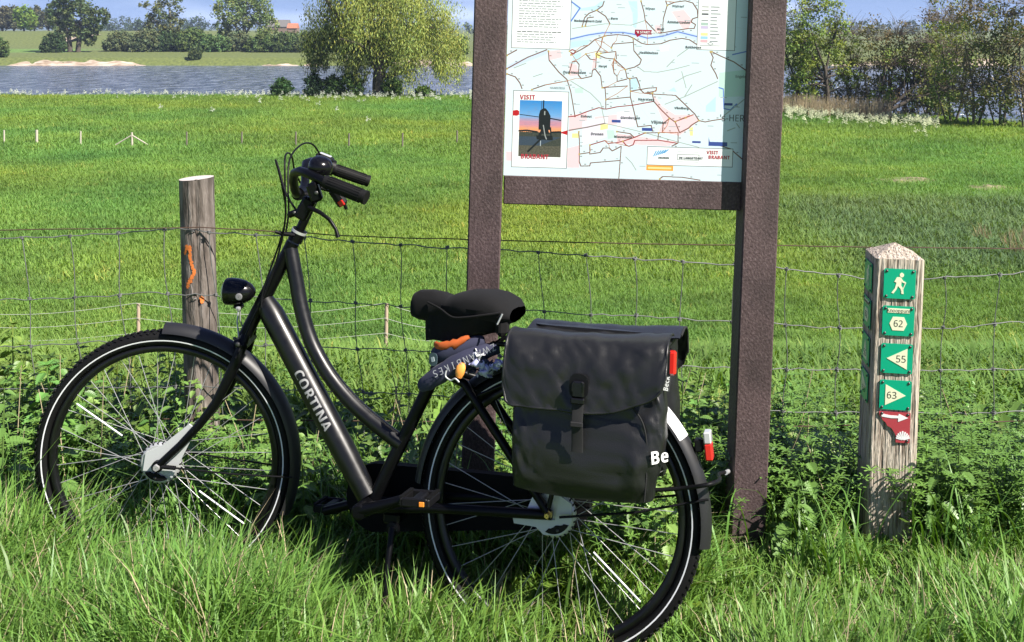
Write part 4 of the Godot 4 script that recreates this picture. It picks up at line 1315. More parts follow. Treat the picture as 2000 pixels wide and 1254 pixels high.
# the print on the panel; colours as printed
func map_print() -> Texture2D:
	var S := 1400
	var im := Image.create(S, S, false, Image.FORMAT_RGBA8)
	im.fill(Color(0.835, 0.90, 0.935))
	var pink := Color(0.93, 0.80, 0.825)
	for s in ["953 413 1023 401 1077 461 1052 514 1017 507 971 438", "366 731 410 738 425 799 369 810", "505 691 527 690 525 752 499 766", "861 898 916 966 996 1016 1101 1012 1136 1046 1025 1137 902 1115 927 1053 880 958", "375 1037 479 1016 481 1095 377 1134", "657 1133 1009 1173 966 1201 659 1194", "371 1230 441 1210 444 1342 374 1344", "242 665 312 654 322 698 248 718", "13 1260 48 1259 50 1312 15 1313", "524 1041 689 1018 682 1079 525 1093", "859 495 894 493 895 542 860 530"]: fill_poly(im, nums(s), pink)
	for s in ["454 1070 602 1038 605 1152 458 1210", "654 1010 741 989 770 1085 657 1106", "889 616 950 605 942 641 898 647"]: fill_poly(im, nums(s), Color(0.91, 0.88, 0.935))
	for s in ["401 879 449 868 454 903 406 905", "596 1117 639 1116 649 1159 606 1169", "1243 762 1400 739 1404 896 1246 902"]: fill_poly(im, nums(s), Color(0.76, 0.88, 0.84))
	for s in ["395 1142 434 1140 435 1167 396 1168", "513 665 548 663 541 699 519 695", "1081 1091 1102 1082 1104 1134 1086 1135", "560 1083 604 1082 604 1108 561 1118"]: fill_poly(im, nums(s), Color(0.92, 0.88, 0.6))
	for s in ["371 582 467 557 554 536 667 532 738 538 817 562 904 546 991 516 1110 543 1111 578 992 547 905 579 818 586 738 566 668 556 554 562 372 613", "4 752 233 655 238 679 5 779"]: fill_poly(im, nums(s), Color(0.78, 0.84, 0.94))
	for s in ["698 360 750 358 757 446 750 516 732 508 726 429", "375 380 428 409 506 393 540 366 567 365 516 419 411 423", "372 608 485 587 469 622 373 643", "723 815 762 805 777 848 764 875 729 876", "948 877 983 854 1001 880", "391 678 435 667 427 720 384 713", "1173 957 1229 902 1231 990 1174 992"]: fill_poly(im, nums(s), Color(0.74, 0.87, 0.94))
	var r2 := RandomNumberGenerator.new()
	r2.seed = 4
	for i in 90:      # field lanes, very faint
		var a := Vector2(r2.randf_range(10, 1390), r2.randf_range(0, 1390))
		var b := a + Vector2.from_angle(r2.randf_range(-1.2, 1.2)) * r2.randf_range(40, 150)
		draw_path(im, "%d %d %d %d" % [a.x, a.y, b.x, b.y], 2, Color(0.80, 0.86, 0.88))
	for s in ["371 591 467 565 554 549 668 543 738 552 817 573 905 559 991 530 1110 556", "366 372 419 409 369 486", "1245 849 1271 857 1279 971 1318 978 1353 942", "1318 654 1397 634"]: draw_path(im, s, 6, Color(0.38, 0.50, 0.80))
	for s in ["377 1125 482 1104 586 1078 683 1097 824 1127 1009 1173 1141 1203", "379 529 570 496 719 500 801 470", "378 836 494 902 557 961 581 1056 586 1078", "933 956 1045 909 1158 852 1235 814", "769 743 805 768 884 770 980 749 1067 724", "1024 761 1053 856", "936 737 978 692", "995 674 1055 628", "990 823 1051 786 1137 757", "1045 909 1087 837", "1304 1101 1348 1082", "1267 1024 1353 951 1396 914", "1356 1056 1374 1081", "44 769 113 740", "159 817 211 798", "714 1271 750 1305 777 1347"]: draw_path(im, s, 4, Color(0.62, 0.66, 0.63))
	draw_path(im, "377 1125 482 1104 586 1078", 6, Color(0.5, 0.45, 0.43))
	var dots := []
	for s in ["572 566 642 557 703 562 734 574 783 603 818 610 897 603 949 581 1019 568 1063 575 1111 604", "374 683 434 650 477 622 511 590 572 566", "555 575 548 628 522 673", "609 635 617 613 731 600", "734 578 741 648 786 699 778 725 748 744 695 759 628 700 576 696 527 677", "549 668 592 662 636 656 641 699", "695 759 706 807 723 815 730 920 745 972 779 1093 857 1082 867 1116", "628 700 621 744 630 783 648 800 649 831 706 815", "723 811 762 805 781 848 786 874 809 895 852 898 993 902 1109 1007 1136 1046 1093 1074 1076 1092 1025 1120", "730 885 834 864 882 860 878 880 809 895", "523 677 521 765 552 803 563 869 580 872 587 938 588 995", "563 869 711 855", "587 938 726 920",
		"857 893 867 941 916 992 961 1034 997 1059 1025 1120", "961 1039 927 1071 924 1119", "997 1055 1057 1031 1101 1012", "824 1127 920 1123 1016 1120 1018 1181 983 1200", "368 792 384 722 410 721 424 738 421 799 439 820 500 805 503 770 520 761", "461 675 488 705 515 708", "242 665 248 718 307 786 356 828 380 897 410 1045", "5 805 54 821 81 855 95 889", "2 696 58 663", "4 774 121 705 233 657", "152 892 230 863 352 837", "434 1132 440 1184 442 1245 443 1307 453 1333 505 1331 509 1313 679 1294", "502 1208 503 1261 564 1250 581 1223 616 1222 634 1239 686 1210 678 1403", "442 1263 503 1252", "657 1124 736 1134 759 1155", "902 1124 899 1168",
		"918 1395 935 1381 1049 1382 1155 1396", "772 358 791 418 801 470 869 538 891 542 904 528 906 458 926 378 916 353", "926 378 969 359 1030 349 1074 360 1102 399 1107 442 1077 452 1068 470 1095 486 1087 509 1052 510 991 521 965 526 891 542", "435 514 447 465 472 438 516 419 550 392 558 365", "453 513 464 465 499 459", "516 419 569 452 596 495", "1187 641 1205 675 1193 720 1225 771 1235 797", "1196 641 1249 665 1328 697 1404 747", "1136 1046 1172 1053 1215 1043 1276 1032", "1236 1182 1325 1206 1396 1264"]: draw_path(im, s, 5, Color(0.45, 0.30, 0.24)); dots.append(nums(s))
	for s in ["366 1046 410 1041 479 1012 548 987 588 995 653 979 745 967 867 941", "502 1208 589 1179 607 1196 659 1189 694 1180 763 1155 824 1127", "694 1180 712 1201 730 1209 756 1199 764 1173 903 1168 1009 1182", "1057 1031 1101 1012", "365 661 382 652 400 660 391 678 374 669"]: draw_path(im, s, 5, Color(0.56, 0.20, 0.19)); dots.append(nums(s))
	# minor routes between the junctions, and the small numbers printed beside the routes
	for i in dots.size():
		var q: PackedFloat64Array = dots[i]
		for j in range(0, q.size() - 2, 2):
			var a := Vector2(q[j], q[j + 1])
			var b := Vector2(q[j + 2], q[j + 3])
			if a.distance_to(b) > 34.0:
				var m := a.lerp(b, 0.5) + (b - a).orthogonal().normalized() * 11.0
				im.fill_rect(Rect2i(int(m.x) - 5, int(m.y) - 3, 4, 7), Color(0.45, 0.42, 0.4))
				im.fill_rect(Rect2i(int(m.x) + 1, int(m.y) - 3, 4, 7), Color(0.45, 0.42, 0.4))
			for rep in 2:
				var w: PackedFloat64Array = dots[r2.randi() % dots.size()]
				var k := (r2.randi() % (w.size() / 2)) * 2
				var c := Vector2(w[k], w[k + 1])
				if a.distance_to(c) > 40.0 and a.distance_to(c) < 150.0:
					var h := a.lerp(c, 0.5) + Vector2(r2.randf_range(-14, 14), r2.randf_range(-14, 14))
					draw_path(im, "%d %d %d %d %d %d" % [a.x, a.y, h.x, h.y, c.x, c.y], 3, Color(0.70, 0.46, 0.34))
			if j == 0: im.fill_rect(Rect2i(int(a.x) - 5, int(a.y) - 5, 10, 10), Color(0.72, 0.62, 0.36))
	for i in 70:
		im.fill_rect(Rect2i(r2.randi_range(10, 1360), r2.randi_range(340, 1390), r2.randi_range(14, 44), 5), Color(0.66, 0.71, 0.73))
	# boxes
	var edge := Color(0.2, 0.22, 0.24)
	for b in [Rect2i(24, 0, 344, 652), Rect2i(1106, 0, 223, 632), Rect2i(44, 899, 326, 451), Rect2i(838, 1205, 504, 110)]:
		im.fill_rect(b, edge)
		im.fill_rect(b.grow(-3), Color(0.95, 0.965, 0.965))
	im.fill_rect(Rect2i(837, 1316, 157, 30), Color(0.93, 0.62, 0.22))
	im.fill_rect(Rect2i(846, 1325, 138, 12), Color(0.98, 0.84, 0.6))
	im.fill_rect(Rect2i(742, 524, 99, 27), Color(0.60, 0.07, 0.22))
	fill_poly(im, nums("746 550 782 550 758 568"), Color(0.60, 0.07, 0.22))
	fill_poly(im, nums("44 1018 70 1012 82 1020 82 1040 70 1048 44 1046"), Color(0.72, 0.1, 0.15))
	fill_poly(im, nums("318 1139 368 1124 368 1152"), Color(0.72, 0.1, 0.15))
	for b in [Rect2i(625, 1055, 52, 16), Rect2i(803, 1097, 60, 18), Rect2i(1100, 1166, 50, 12), Rect2i(1196, 1168, 110, 24), Rect2i(1280, 938, 48, 14)]: im.fill_rect(b, Color(0.22, 0.30, 0.58))
	fill_poly(im, nums("1196 1190 1196 1140 1204 1170"), Color(0.22, 0.30, 0.58))
	# rows of fine print, too small to read
	for k in 17:
		if k == 11: continue
		var x := 56 + (8 if k < 11 else 0)
		var y := 372 + k * 15
		var to := x + r2.randi_range(180, 262)
		while x < to:
			var w := r2.randi_range(8, 34)
			im.fill_rect(Rect2i(x, y, mini(w, to - x), 5), Color(0.52, 0.55, 0.57) if k != 12 else Color(0.25, 0.27, 0.3))
			x += w + 5
	im.fill_rect(Rect2i(56, 352, 70, 8), Color(0.3, 0.32, 0.35))
	var key := [Color(0.5, 0.5, 0.48), Color(0.5, 0.5, 0.48), Color(0.2, 0.22, 0.25), Color(0.9, 0.9, 0.8), Color(0.4, 0.44, 0.46), Color(0.66, 0.76, 0.72), Color(0.78, 0.72, 0.86), Color(0.95, 0.96, 0.96), Color(0.9, 0.88, 0.6), Color(0.6, 0.8, 0.92), Color(0.88, 0.7, 0.74)]
	for k in 11:
		var y := 378 + k * 20
		if k < 5: im.fill_rect(Rect2i(1128, y, 40, 5 if k != 2 else 9), key[k])
		else: im.fill_rect(Rect2i(1126, y - 6, 42, 16), Color(0.55, 0.6, 0.62)); im.fill_rect(Rect2i(1127, y - 5, 40, 14), key[k])
		im.fill_rect(Rect2i(1180, y - 1, r2.randi_range(22, 62), 6), Color(0.5, 0.53, 0.55))
	draw_path(im, "1126 606 1240 606", 3, Color(0.4, 0.42, 0.44))
	draw_path(im, "1168 596 1186 586 1204 596 1186 602 1168 596", 3, Color(0.5, 0.53, 0.55))
	# picture of a post mill at dusk
	var o := Vector2i(84, 955)
	var W := 248
	var H := 330
	var fn := FastNoiseLite.new()
	fn.seed = 2
	fn.frequency = 0.03
	for y in H:
		for x in W:
			var t := float(y) / H
			var c := Color(0.20, 0.52, 0.80).lerp(Color(0.46, 0.66, 0.86), clampf(t / 0.28, 0, 1))
			c = c.lerp(Color(0.78, 0.55, 0.62), smooth((t - 0.26) / 0.14))
			c = c.lerp(Color(0.95, 0.62, 0.42), smooth((t - 0.42) / 0.1))
			c = c.lerp(Color(0.5, 0.52, 0.66), clampf(fn.get_noise_2d(x * 0.5, y * 3.0), 0, 1) * 0.5)
			if t > 0.56 + 0.012 * fn.get_noise_1d(x * 3.0):
				var g := 0.5 + 0.5 * fn.get_noise_2d(x * 2.5, y * 4.0)
				c = Color(0.16, 0.19, 0.18).lerp(Color(0.33, 0.33, 0.30), g)
				if t > 0.64 and t < 0.8 and x < W * (1.0 - (t - 0.64) * 3.2): c = Color(0.22, 0.29, 0.40).lerp(c, 0.35)
				if t > 0.8: c = Color(0.22, 0.22, 0.19).lerp(Color(0.45, 0.43, 0.38), g)
			im.set_pixel(o.x + x, o.y + y, c)
	var ink := Color(0.10, 0.11, 0.14)
	for s in ["198 1040 206 1010 224 998 238 1000 252 1016 266 1042 266 1126 198 1126", "212 1126 256 1126 262 1150 204 1150", "200 1150 220 1120 226 1124 212 1166 196 1166", "264 1110 272 1110 278 1178 270 1180", "186 1160 282 1160 284 1186 190 1182"]: fill_poly(im, nums(s), ink)
	draw_path(im, "224 956 224 1000", 7, ink)
	draw_path(im, "213 956 213 1010", 3, Color(0.2, 0.25, 0.32))
	draw_path(im, "86 1040 200 1052", 4, ink)
	draw_path(im, "262 1058 326 1068", 6, ink)
	draw_path(im, "232 1020 232 1036", 7, Color(0.6, 0.62, 0.62))
	draw_path(im, "226 1100 238 1160 246 1180", 5, Color(0.6, 0.62, 0.62))
	draw_path(im, "212 1180 212 1220", 4, Color(0.7, 0.74, 0.78))
	draw_path(im, "215 1180 140 1256", 8, ink)
	draw_path(im, "86 1136 130 1132 190 1140", 9, ink)
	draw_path(im, "274 1140 326 1136", 10, ink)
	# emblem: blue wave fan
	for k in 6: draw_path(im, "%d %d %d %d" % [878 + k * 12, 1262 - k * 4, 892 + k * 14, 1232 - k * 2], 5, Color(0.36, 0.62, 0.82))
	draw_path(im, "1018 1248 1144 1248 1144 1280 1018 1280 1018 1248", 3, Color(0.4, 0.42, 0.44))
	draw_path(im, "1018 1232 1140 1232", 3, Color(0.65, 0.68, 0.7))
	draw_path(im, "1018 1291 1140 1291", 3, Color(0.65, 0.68, 0.7))
	return ImageTexture.create_from_image(im)

func build_board() -> void:
	var o := thing("information_board", "brown recycled plastic information board with a cycling map", "information board", Transform3D(Basis(Vector3.BACK, -0.029), Vector3(0.2925, -0.02, -3.0)))
	# posts and rail
	for s in [[-0.4005, 0.096], [0.4005, 0.102]]:
		var mb := MB.new()
		mb.box(Vector3(s[0], 1.1, 0), Vector3(s[1], 2.5, 0.1), 0.004)
		obj("post", mb, M.plank, o)
	var rb := MB.new()
	rb.box(Vector3(0.0015, 1.076, -0.022), Vector3(0.7, 0.086, 0.056), 0.003)
	obj("rail", rb, M.plank, o)
	var tb := MB.new()
	tb.box(Vector3(0.0015, 1.90, -0.022), Vector3(0.7, 0.086, 0.056), 0.003)
	obj("rail", tb, M.plank, o)
	# printed panel
	var pw := 0.702
	var x0 := -0.3505
	var y0 := 1.118
	var mp := MeshInstance3D.new()
	var arr := []
	arr.resize(Mesh.ARRAY_MAX)
	var zf := 0.004
	arr[Mesh.ARRAY_VERTEX] = PackedVector3Array([Vector3(x0, y0, zf), Vector3(x0, y0 + pw, zf), Vector3(x0 + pw, y0 + pw, zf), Vector3(x0 + pw, y0, zf)])
	arr[Mesh.ARRAY_NORMAL] = PackedVector3Array([Vector3.BACK, Vector3.BACK, Vector3.BACK, Vector3.BACK])
	arr[Mesh.ARRAY_TEX_UV] = PackedVector2Array([Vector2(0, 1), Vector2(0, 0), Vector2(1, 0), Vector2(1, 1)])
	arr[Mesh.ARRAY_INDEX] = PackedInt32Array([0, 1, 2, 0, 2, 3])
	var am := ArrayMesh.new()
	am.add_surface_from_arrays(Mesh.PRIMITIVE_TRIANGLES, arr)
	var pm := StandardMaterial3D.new()
	pm.albedo_texture = map_print()
	pm.albedo_color = Color(0.96, 0.96, 0.96)
	pm.roughness = 0.35
	am.surface_set_material(0, pm)
	mp.mesh = am
	mp.name = "map_panel"
	o.add_child(mp)
	var bk := MB.new()
	bk.box(Vector3(0, y0 + pw * 0.5, -0.001), Vector3(pw, pw, 0.007), 0.0)
	obj("backing", bk, mat(Color(0.12, 0.12, 0.12), 0.6), mp)
	# lettering; places given in print pixels
	var k := pw / 1400.0
	var words := [["VISIT", 84, 951, 26, "r", true], ["BRABANT", 97, 1299, 26, "r", true], ["VISIT", 1187, 1241, 20, "r", true], ["BRABANT", 1197, 1269, 20, "r", true], ["'s-HERT", 1256, 1046, 37, "k", false], ["DE LANGSTRAAT", 1026, 1274, 13, "k", true], ["'K START HIER", 750, 546, 14, "w", true], ["Well", 872, 525, 14, "k", true], ["Ammerzoden", 930, 482, 15, "k", true], ["Oud-Heusden", 330, 792, 15, "k", true], ["Bern", 600, 470, 13, "k", true], ["Nederhemert-Zuid", 386, 489, 13, "k", true], ["Wijnen", 800, 407, 13, "k", false], ["Hedikhuizen", 774, 664, 13, "k", true], ["Herpt", 538, 750, 13, "k", true], ["Haarsteeg", 775, 937, 14, "k", true], ["Vlijmen", 857, 1071, 17, "k", true], ["Nieuwkuijk", 642, 1161, 14, "k", true], ["Elshout", 443, 1046, 13, "k", true], ["Drunen", 505, 1149, 15, "k", true], ["Giersbergen", 676, 1048, 14, "k", true], ["Bokhoven", 1040, 625, 14, "k", true], ["Engelen", 1338, 789, 15, "k", false], ["Vliedberg", 990, 982, 13, "k", true], ["Wijdreef", 955, 388, 13, "k", false], ["HAARSTEEG", 258, 884, 12, "g", false], ["DRUNEN", 905, 1276, 11, "k", true]]
	for w in words:
		var mm: StandardMaterial3D = {"r": M.map_red, "k": M.map_ink, "w": M.white, "g": M.map_grey}[w[4]]
		var l := obj("lettering", text_mesh(w[0], w[3] * k, 0.0003, w[5]), mm, mp)
		var tm: TextMesh = l.mesh
		tm.horizontal_alignment = HORIZONTAL_ALIGNMENT_LEFT
		tm.vertical_alignment = VERTICAL_ALIGNMENT_BOTTOM
		l.position = Vector3(x0 + w[1] * k, y0 + pw - (w[2] + w[3] * 0.28) * k, zf + 0.0006)

# ---------------------------------------------------------------- waymarker post
func screw(parent: Node, at: Vector3, face := Basis(), r := 0.0042) -> void:
	var mb := MB.new()
	mb.smooth_lathe(at, face * Vector3.BACK, [Vector2(r, 0), Vector2(r * 0.9, 0.0018), Vector2(r * 0.4, 0.003)], 8)
	obj("screw", mb, M.screw, parent)

func rounded_rect(w: float, h: float, r: float) -> PackedVector2Array:
	var p := PackedVector2Array()
	for q in [[w / 2 - r, h / 2 - r, 0.0], [-w / 2 + r, h / 2 - r, PI / 2], [-w / 2 + r, -h / 2 + r, PI], [w / 2 - r, -h / 2 + r, PI * 1.5]]:
		for i in 4:
			var a: float = q[2] + PI / 2 * i / 3.0
			p.append(Vector2(q[0] + cos(a) * r, q[1] + sin(a) * r))
	return p

func figure(pl: Node, poly: PackedVector2Array, T: Transform3D, m: Material, called := "symbol", z0 := 0.0) -> void:
	var mb := MB.new()
	mb.prism(poly, 0.0018 + z0, 0.0031 + z0, T)
	obj(called, mb, m, pl)

func build_waymarker() -> void:
	var W := 0.139
	var o := thing("waymarker_post", "silvered oak waymarker post with green walking route plaques", "waymarker", Transform3D(Basis(Vector3.BACK, -0.022) * Basis(Vector3.UP, -0.12), Vector3(1.127, -0.045, -3.045)))
	var mb := MB.new()
	var P := []
	var h := W / 2
	for i in 47:
		var y := -0.05 + 0.957 * i / 46.0
		var ring := PackedVector3Array()
		for s in 4:
			for j in 14:
				var t := -1.0 + 2.0 * j / 14.0
				var p := Vector2(1, t)
				if absf(t) > 0.93: p = Vector2(1.0 - (absf(t) - 0.93) * 0.9, t)
				p = p.rotated(s * PI / 2) * h
				var q := Vector3(p.x, y, p.y)
				var g := wob.get_noise_2d(t * 130.0 + s * 77.0, y * 7.0)
				var g2 := wob.get_noise_2d(t * 420.0 + s * 31.0, y * 14.0)
				var nrm := Vector3(1, 0, 0).rotated(Vector3.UP, -s * PI / 2)
				q += nrm * (0.0028 * g + 0.0022 * minf(g2, 0.0))
				ring.append(q)
		ring.reverse()
		P.append(ring)
	mb.grid(P, true)
	var top := 0.907
	var last: PackedVector3Array = P[46]
	for j in last.size():
		var a: Vector3 = last[j]
		var b: Vector3 = last[(j + 1) % last.size()]
		var prev := [a, b]
		for i in range(1, 5):
			var t := i / 4.0
			var now := []
			for q in [a, b]: now.append(Vector3(q.x * (1.0 - t * 0.97), top + 0.036 * t + 0.0022 * wob.get_noise_2d(q.x * 1400.0 + t * 90.0, q.z * 1400.0), q.z * (1.0 - t * 0.97)))
			mb.face([prev[0], prev[1], now[1], now[0]], Vector3.UP)
			prev = now
	obj("timber", mb, M.oak, o)
	var fr := Transform3D(Basis(), Vector3(0, 0.03, h + 0.0026))
	var lf := Transform3D(Basis(Vector3.UP, -PI / 2), Vector3(-h - 0.0026, 0.03, 0))
	var ys := [0.806, 0.696, 0.584, 0.475]
	for side in 2:
		var B: Transform3D = fr if side == 0 else lf
		for k in 4:
			var T := B * Transform3D(Basis(), Vector3(0.0, ys[k] + (0.004 if side else 0.0), 0))
			var pb := MB.new()
			pb.prism(rounded_rect(0.090, 0.088, 0.005), 0.0, 0.002, T)
			var pl := obj("plaque", pb, M.sign_green, o)
			pl.set_meta("label", ["green plaque with a cream hiker symbol", "green plaque reading Knooppunt 62", "green plaque with a cream arrow and the number 55", "green plaque with a cream arrow and the number 63"][k] + (" on the shaded left face" if side else ""))
			for sx in [-1.0, 1.0]:
				for sy in [-1.0, 1.0]: screw(pl, T * Vector3(sx * 0.037, sy * 0.037, 0.002), T.basis)
			if k == 0:
				var head := PackedVector2Array()
				for i in 12: head.append(Vector2(0.005 + cos(TAU * i / 12.0) * 0.0062, 0.0265 + sin(TAU * i / 12.0) * 0.0068))
				figure(pl, head, T, M.cream)
				figure(pl, PackedVector2Array([Vector2(-0.002, 0.021), Vector2(0.004, 0.018), Vector2(0.009, 0.010), Vector2(0.018, 0.005), Vector2(0.0165, 0.001), Vector2(0.007, 0.005), Vector2(0.005, 0.009), Vector2(0.004, -0.004), Vector2(0.010, -0.013), Vector2(0.012, -0.029), Vector2(0.006, -0.029), Vector2(0.003, -0.015), Vector2(-0.005, -0.006), Vector2(-0.009, -0.017), Vector2(-0.017, -0.029), Vector2(-0.023, -0.027), Vector2(-0.014, -0.014), Vector2(-0.010, 0.001), Vector2(-0.009, 0.016)]), T, M.cream)
				figure(pl, PackedVector2Array([Vector2(-0.010, 0.018), Vector2(-0.005, 0.021), Vector2(-0.010, 0.004), Vector2(-0.016, 0.006)]), T, M.cream, "symbol", 0.0002)
				figure(pl, PackedVector2Array([Vector2(0.016, 0.006), Vector2(0.0178, 0.005), Vector2(0.006, -0.027), Vector2(0.004, -0.027)]), T, M.cream, "symbol", 0.0004)
			elif k == 1:
				figure(pl, PackedVector2Array([Vector2(-0.031, 0.024), Vector2(0.031, 0.024), Vector2(0.031, 0.037), Vector2(-0.031, 0.037)]), T, M.cream)
				figure(pl, PackedVector2Array([Vector2(-0.025, -0.008), Vector2(-0.016, 0.012), Vector2(0.016, 0.012), Vector2(0.025, -0.008), Vector2(0.016, -0.028), Vector2(-0.016, -0.028)]), T, M.cream)
				place_text(pl, "Knooppunt", T * Transform3D(Basis(), Vector3(0, 0.0305, 0.0033)), 0.0095)
				place_text(pl, "62", T * Transform3D(Basis(), Vector3(0, -0.008, 0.0033)), 0.019)
			else:
				var d := -1.0 if (k == 2) else 1.0
				if side and k == 2: figure(pl, PackedVector2Array([Vector2(0, 0.03), Vector2(-0.026, -0.03), Vector2(0.026, -0.03)]), T, M.cream)
				else: figure(pl, PackedVector2Array([Vector2(d * 0.029, 0), Vector2(-d * 0.029, 0.031), Vector2(-d * 0.029, -0.031)]), T, M.cream)
				place_text(pl, "55" if k == 2 else "63", T * Transform3D(Basis(), Vector3(-d * 0.011 * (1.0 - side), -0.001 - 0.012 * side, 0.0033)), 0.0195)
	# red shell plaque, its lower left corner broken away
	var T := fr * Transform3D(Basis(), Vector3(0.0, 0.378, 0))
	var red := MB.new()
	red.prism(PackedVector2Array([Vector2(-0.044, 0.046), Vector2(0.045, 0.046), Vector2(0.045, -0.044), Vector2(0.006, -0.044), Vector2(0.005, -0.022), Vector2(-0.002, -0.010), Vector2(-0.008, -0.002), Vector2(-0.013, 0.001), Vector2(-0.020, 0.004), Vector2(-0.024, 0.013), Vector2(-0.033, 0.020), Vector2(-0.037, 0.028), Vector2(-0.044, 0.034)]), 0.0, 0.002, T)
	var rp := obj("plaque", red, M.sign_red, o)
	rp.set_meta("label", "broken red plaque with a white arrow and scallop shell")
	figure(rp, PackedVector2Array([Vector2(-0.037, 0.031), Vector2(-0.010, 0.028), Vector2(0.010, 0.029), Vector2(0.010, 0.018), Vector2(0.038, 0.031), Vector2(0.012, 0.042), Vector2(0.010, 0.036), Vector2(-0.014, 0.036), Vector2(-0.038, 0.040)]), T, M.white, "arrow")
	for i in 9:
		var a := PI * (0.52 + (i - 4) * 0.095)
		var c := Vector2(0.026, -0.036)
		var d := Vector2(cos(a), sin(a))
		var s := Vector2(-d.y, d.x)
		var L := 0.026 - 0.0015 * absf(i - 4)
		figure(rp, PackedVector2Array([c - s * 0.0008 + d * 0.002, c + d * L - s * 0.0026, c + d * (L + 0.0014), c + d * L + s * 0.0026, c + s * 0.0008 + d * 0.002]), T, M.white, "shell_rib", 0.0002 * (i % 2))
	for q in [Vector2(-0.036, 0.041), Vector2(0.038, 0.041), Vector2(0.038, -0.037)]: screw(rp, T * Vector3(q.x, q.y, 0.0022), T.basis)

func place_text(parent: Node, s: String, T: Transform3D, size: float, m: Material = null, bold := false) -> void:
	var l := obj("lettering", text_mesh(s, size, 0.0004, bold), m if m else M.ink, parent)
	l.transform = T

# ---------------------------------------------------------------- bicycle
# its own axes: x to the rear, y up in the leaning plane, z to the left side that faces the road
func bike_frame() -> Transform3D:
	var yaw := 0.27
	var lean := 0.158
	var a := Vector3(cos(yaw), 0, sin(yaw))
	var n := Vector3(-sin(yaw), 0, cos(yaw))
	var b := Vector3.UP * cos(lean) - n * sin(lean)
	return Transform3D(Basis(a, b, a.cross(b)), Vector3(0.0985, 0.0023, -2.4397))

func steer() -> Transform3D:
	var p := Vector3(-0.758, 0.978, 0)
	return Transform3D(Basis(), p) * Transform3D(Basis(Vector3(0.439, 0.898, 0).normalized(), 0.29), Vector3.ZERO) * Transform3D(Basis(), -p)

func part(called: String, mb: MB, m: Material, parent: Node, T := Transform3D()) -> MeshInstance3D:
	var o := obj(called, mb, m, parent)
	o.transform = T
	return o

func make_wheel(o: Node3D, ce: Vector3, T: Transform3D) -> Node3D:
	var w := Node3D.new()
	w.name = "wheel"
	o.add_child(w, true)
	w.transform = T * Transform3D(Basis(), ce)
	var prof := []
	for i in 14:
		var a := lerpf(-2.35, 2.35, i / 13.0)
		prof.append(Vector2(0.3345 + cos(a) * 0.0215, sin(a) * 0.0215))
	var ty := MB.new()
	ty.ring(Vector3.ZERO, prof, 96)
	obj("tyre", ty, M.rubber, w)
	var tr := MB.new()
	for k in 120:
		var a := TAU * k / 120.0
		for s in [-1.0, 1.0]:
			for q in [[0.0, 0.0065, 0.0], [0.62, 0.005, 0.5]]:
				var aa: float = a + q[2] * TAU / 120.0
				var out := Vector3(cos(aa), sin(aa), 0)
				var tang := Vector3(-sin(aa), cos(aa), 0)
				var nn := (out * cos(q[0]) + Vector3(0, 0, s) * sin(q[0])).normalized()
				var across := tang.cross(nn)
				var B := Basis((tang * 0.85 + across * 0.5 * s).normalized(), nn, ((tang * 0.85 + across * 0.5 * s).normalized()).cross(nn))
				tr.box(out * 0.3345 + nn * 0.0225 + Vector3(0, 0, s * 0.0052 * (1.0 if q[0] == 0.0 else 0.2)), Vector3(0.0085, 0.0022, q[1] * 1.5), 0.0, B)
	obj("tread", tr, M.rubber, w)
	for s in [-1.0, 1.0]:
		var ln := MB.new()
		ln.ring(Vector3.ZERO, [Vector2(0.3312, s * 0.0212), Vector2(0.3344, s * 0.0217), Vector2(0.3344, s * 0.0222), Vector2(0.3312, s * 0.0217)], 96)
		obj("reflective_line", ln, M.white_line, w)
	var rim := MB.new()
	rim.ring(Vector3.ZERO, [Vector2(0.321, -0.0135), Vector2(0.321, 0.0135), Vector2(0.305, 0.0125), Vector2(0.298, 0.006), Vector2(0.298, -0.006), Vector2(0.305, -0.0125)], 72)
	obj("rim", rim, M.satin, w)
	var hub := MB.new()
	hub.lathe(Vector3.ZERO, Vector3.BACK, [Vector2(0.001, -0.05), Vector2(0.012, -0.05), Vector2(0.012, -0.034), Vector2(0.033, -0.034), Vector2(0.033, -0.03), Vector2(0.018, -0.024), Vector2(0.018, 0.024), Vector2(0.036, 0.03), Vector2(0.036, 0.034), Vector2(0.001, 0.034)], 20)
	obj("hub", hub, M.alloy, w)
	var sp := MB.new()
	sp.tube([Vector3(0, 0, 0), Vector3(0, 1, 0)], 0.001, 5, false)
	var sm := sp.mesh(M.chrome)
	for k in 36:
		var s := 1.0 if k % 2 == 0 else -1.0
		var th := TAU * (k + 0.5) / 36.0
		var off := 1.05 if (k / 2) % 2 == 0 else -1.05
		var p := Vector3(cos(th + off) * 0.034, sin(th + off) * 0.034, s * 0.032)
		var q := Vector3(cos(th) * 0.3, sin(th) * 0.3, s * 0.002)
		var d := q - p
		var y := d.normalized()
		var x := y.cross(Vector3.BACK).normalized()
		var so := obj("spoke", sm, null, w)
		so.transform = Transform3D(Basis(x, y * d.length(), x.cross(y)), p)
	return w

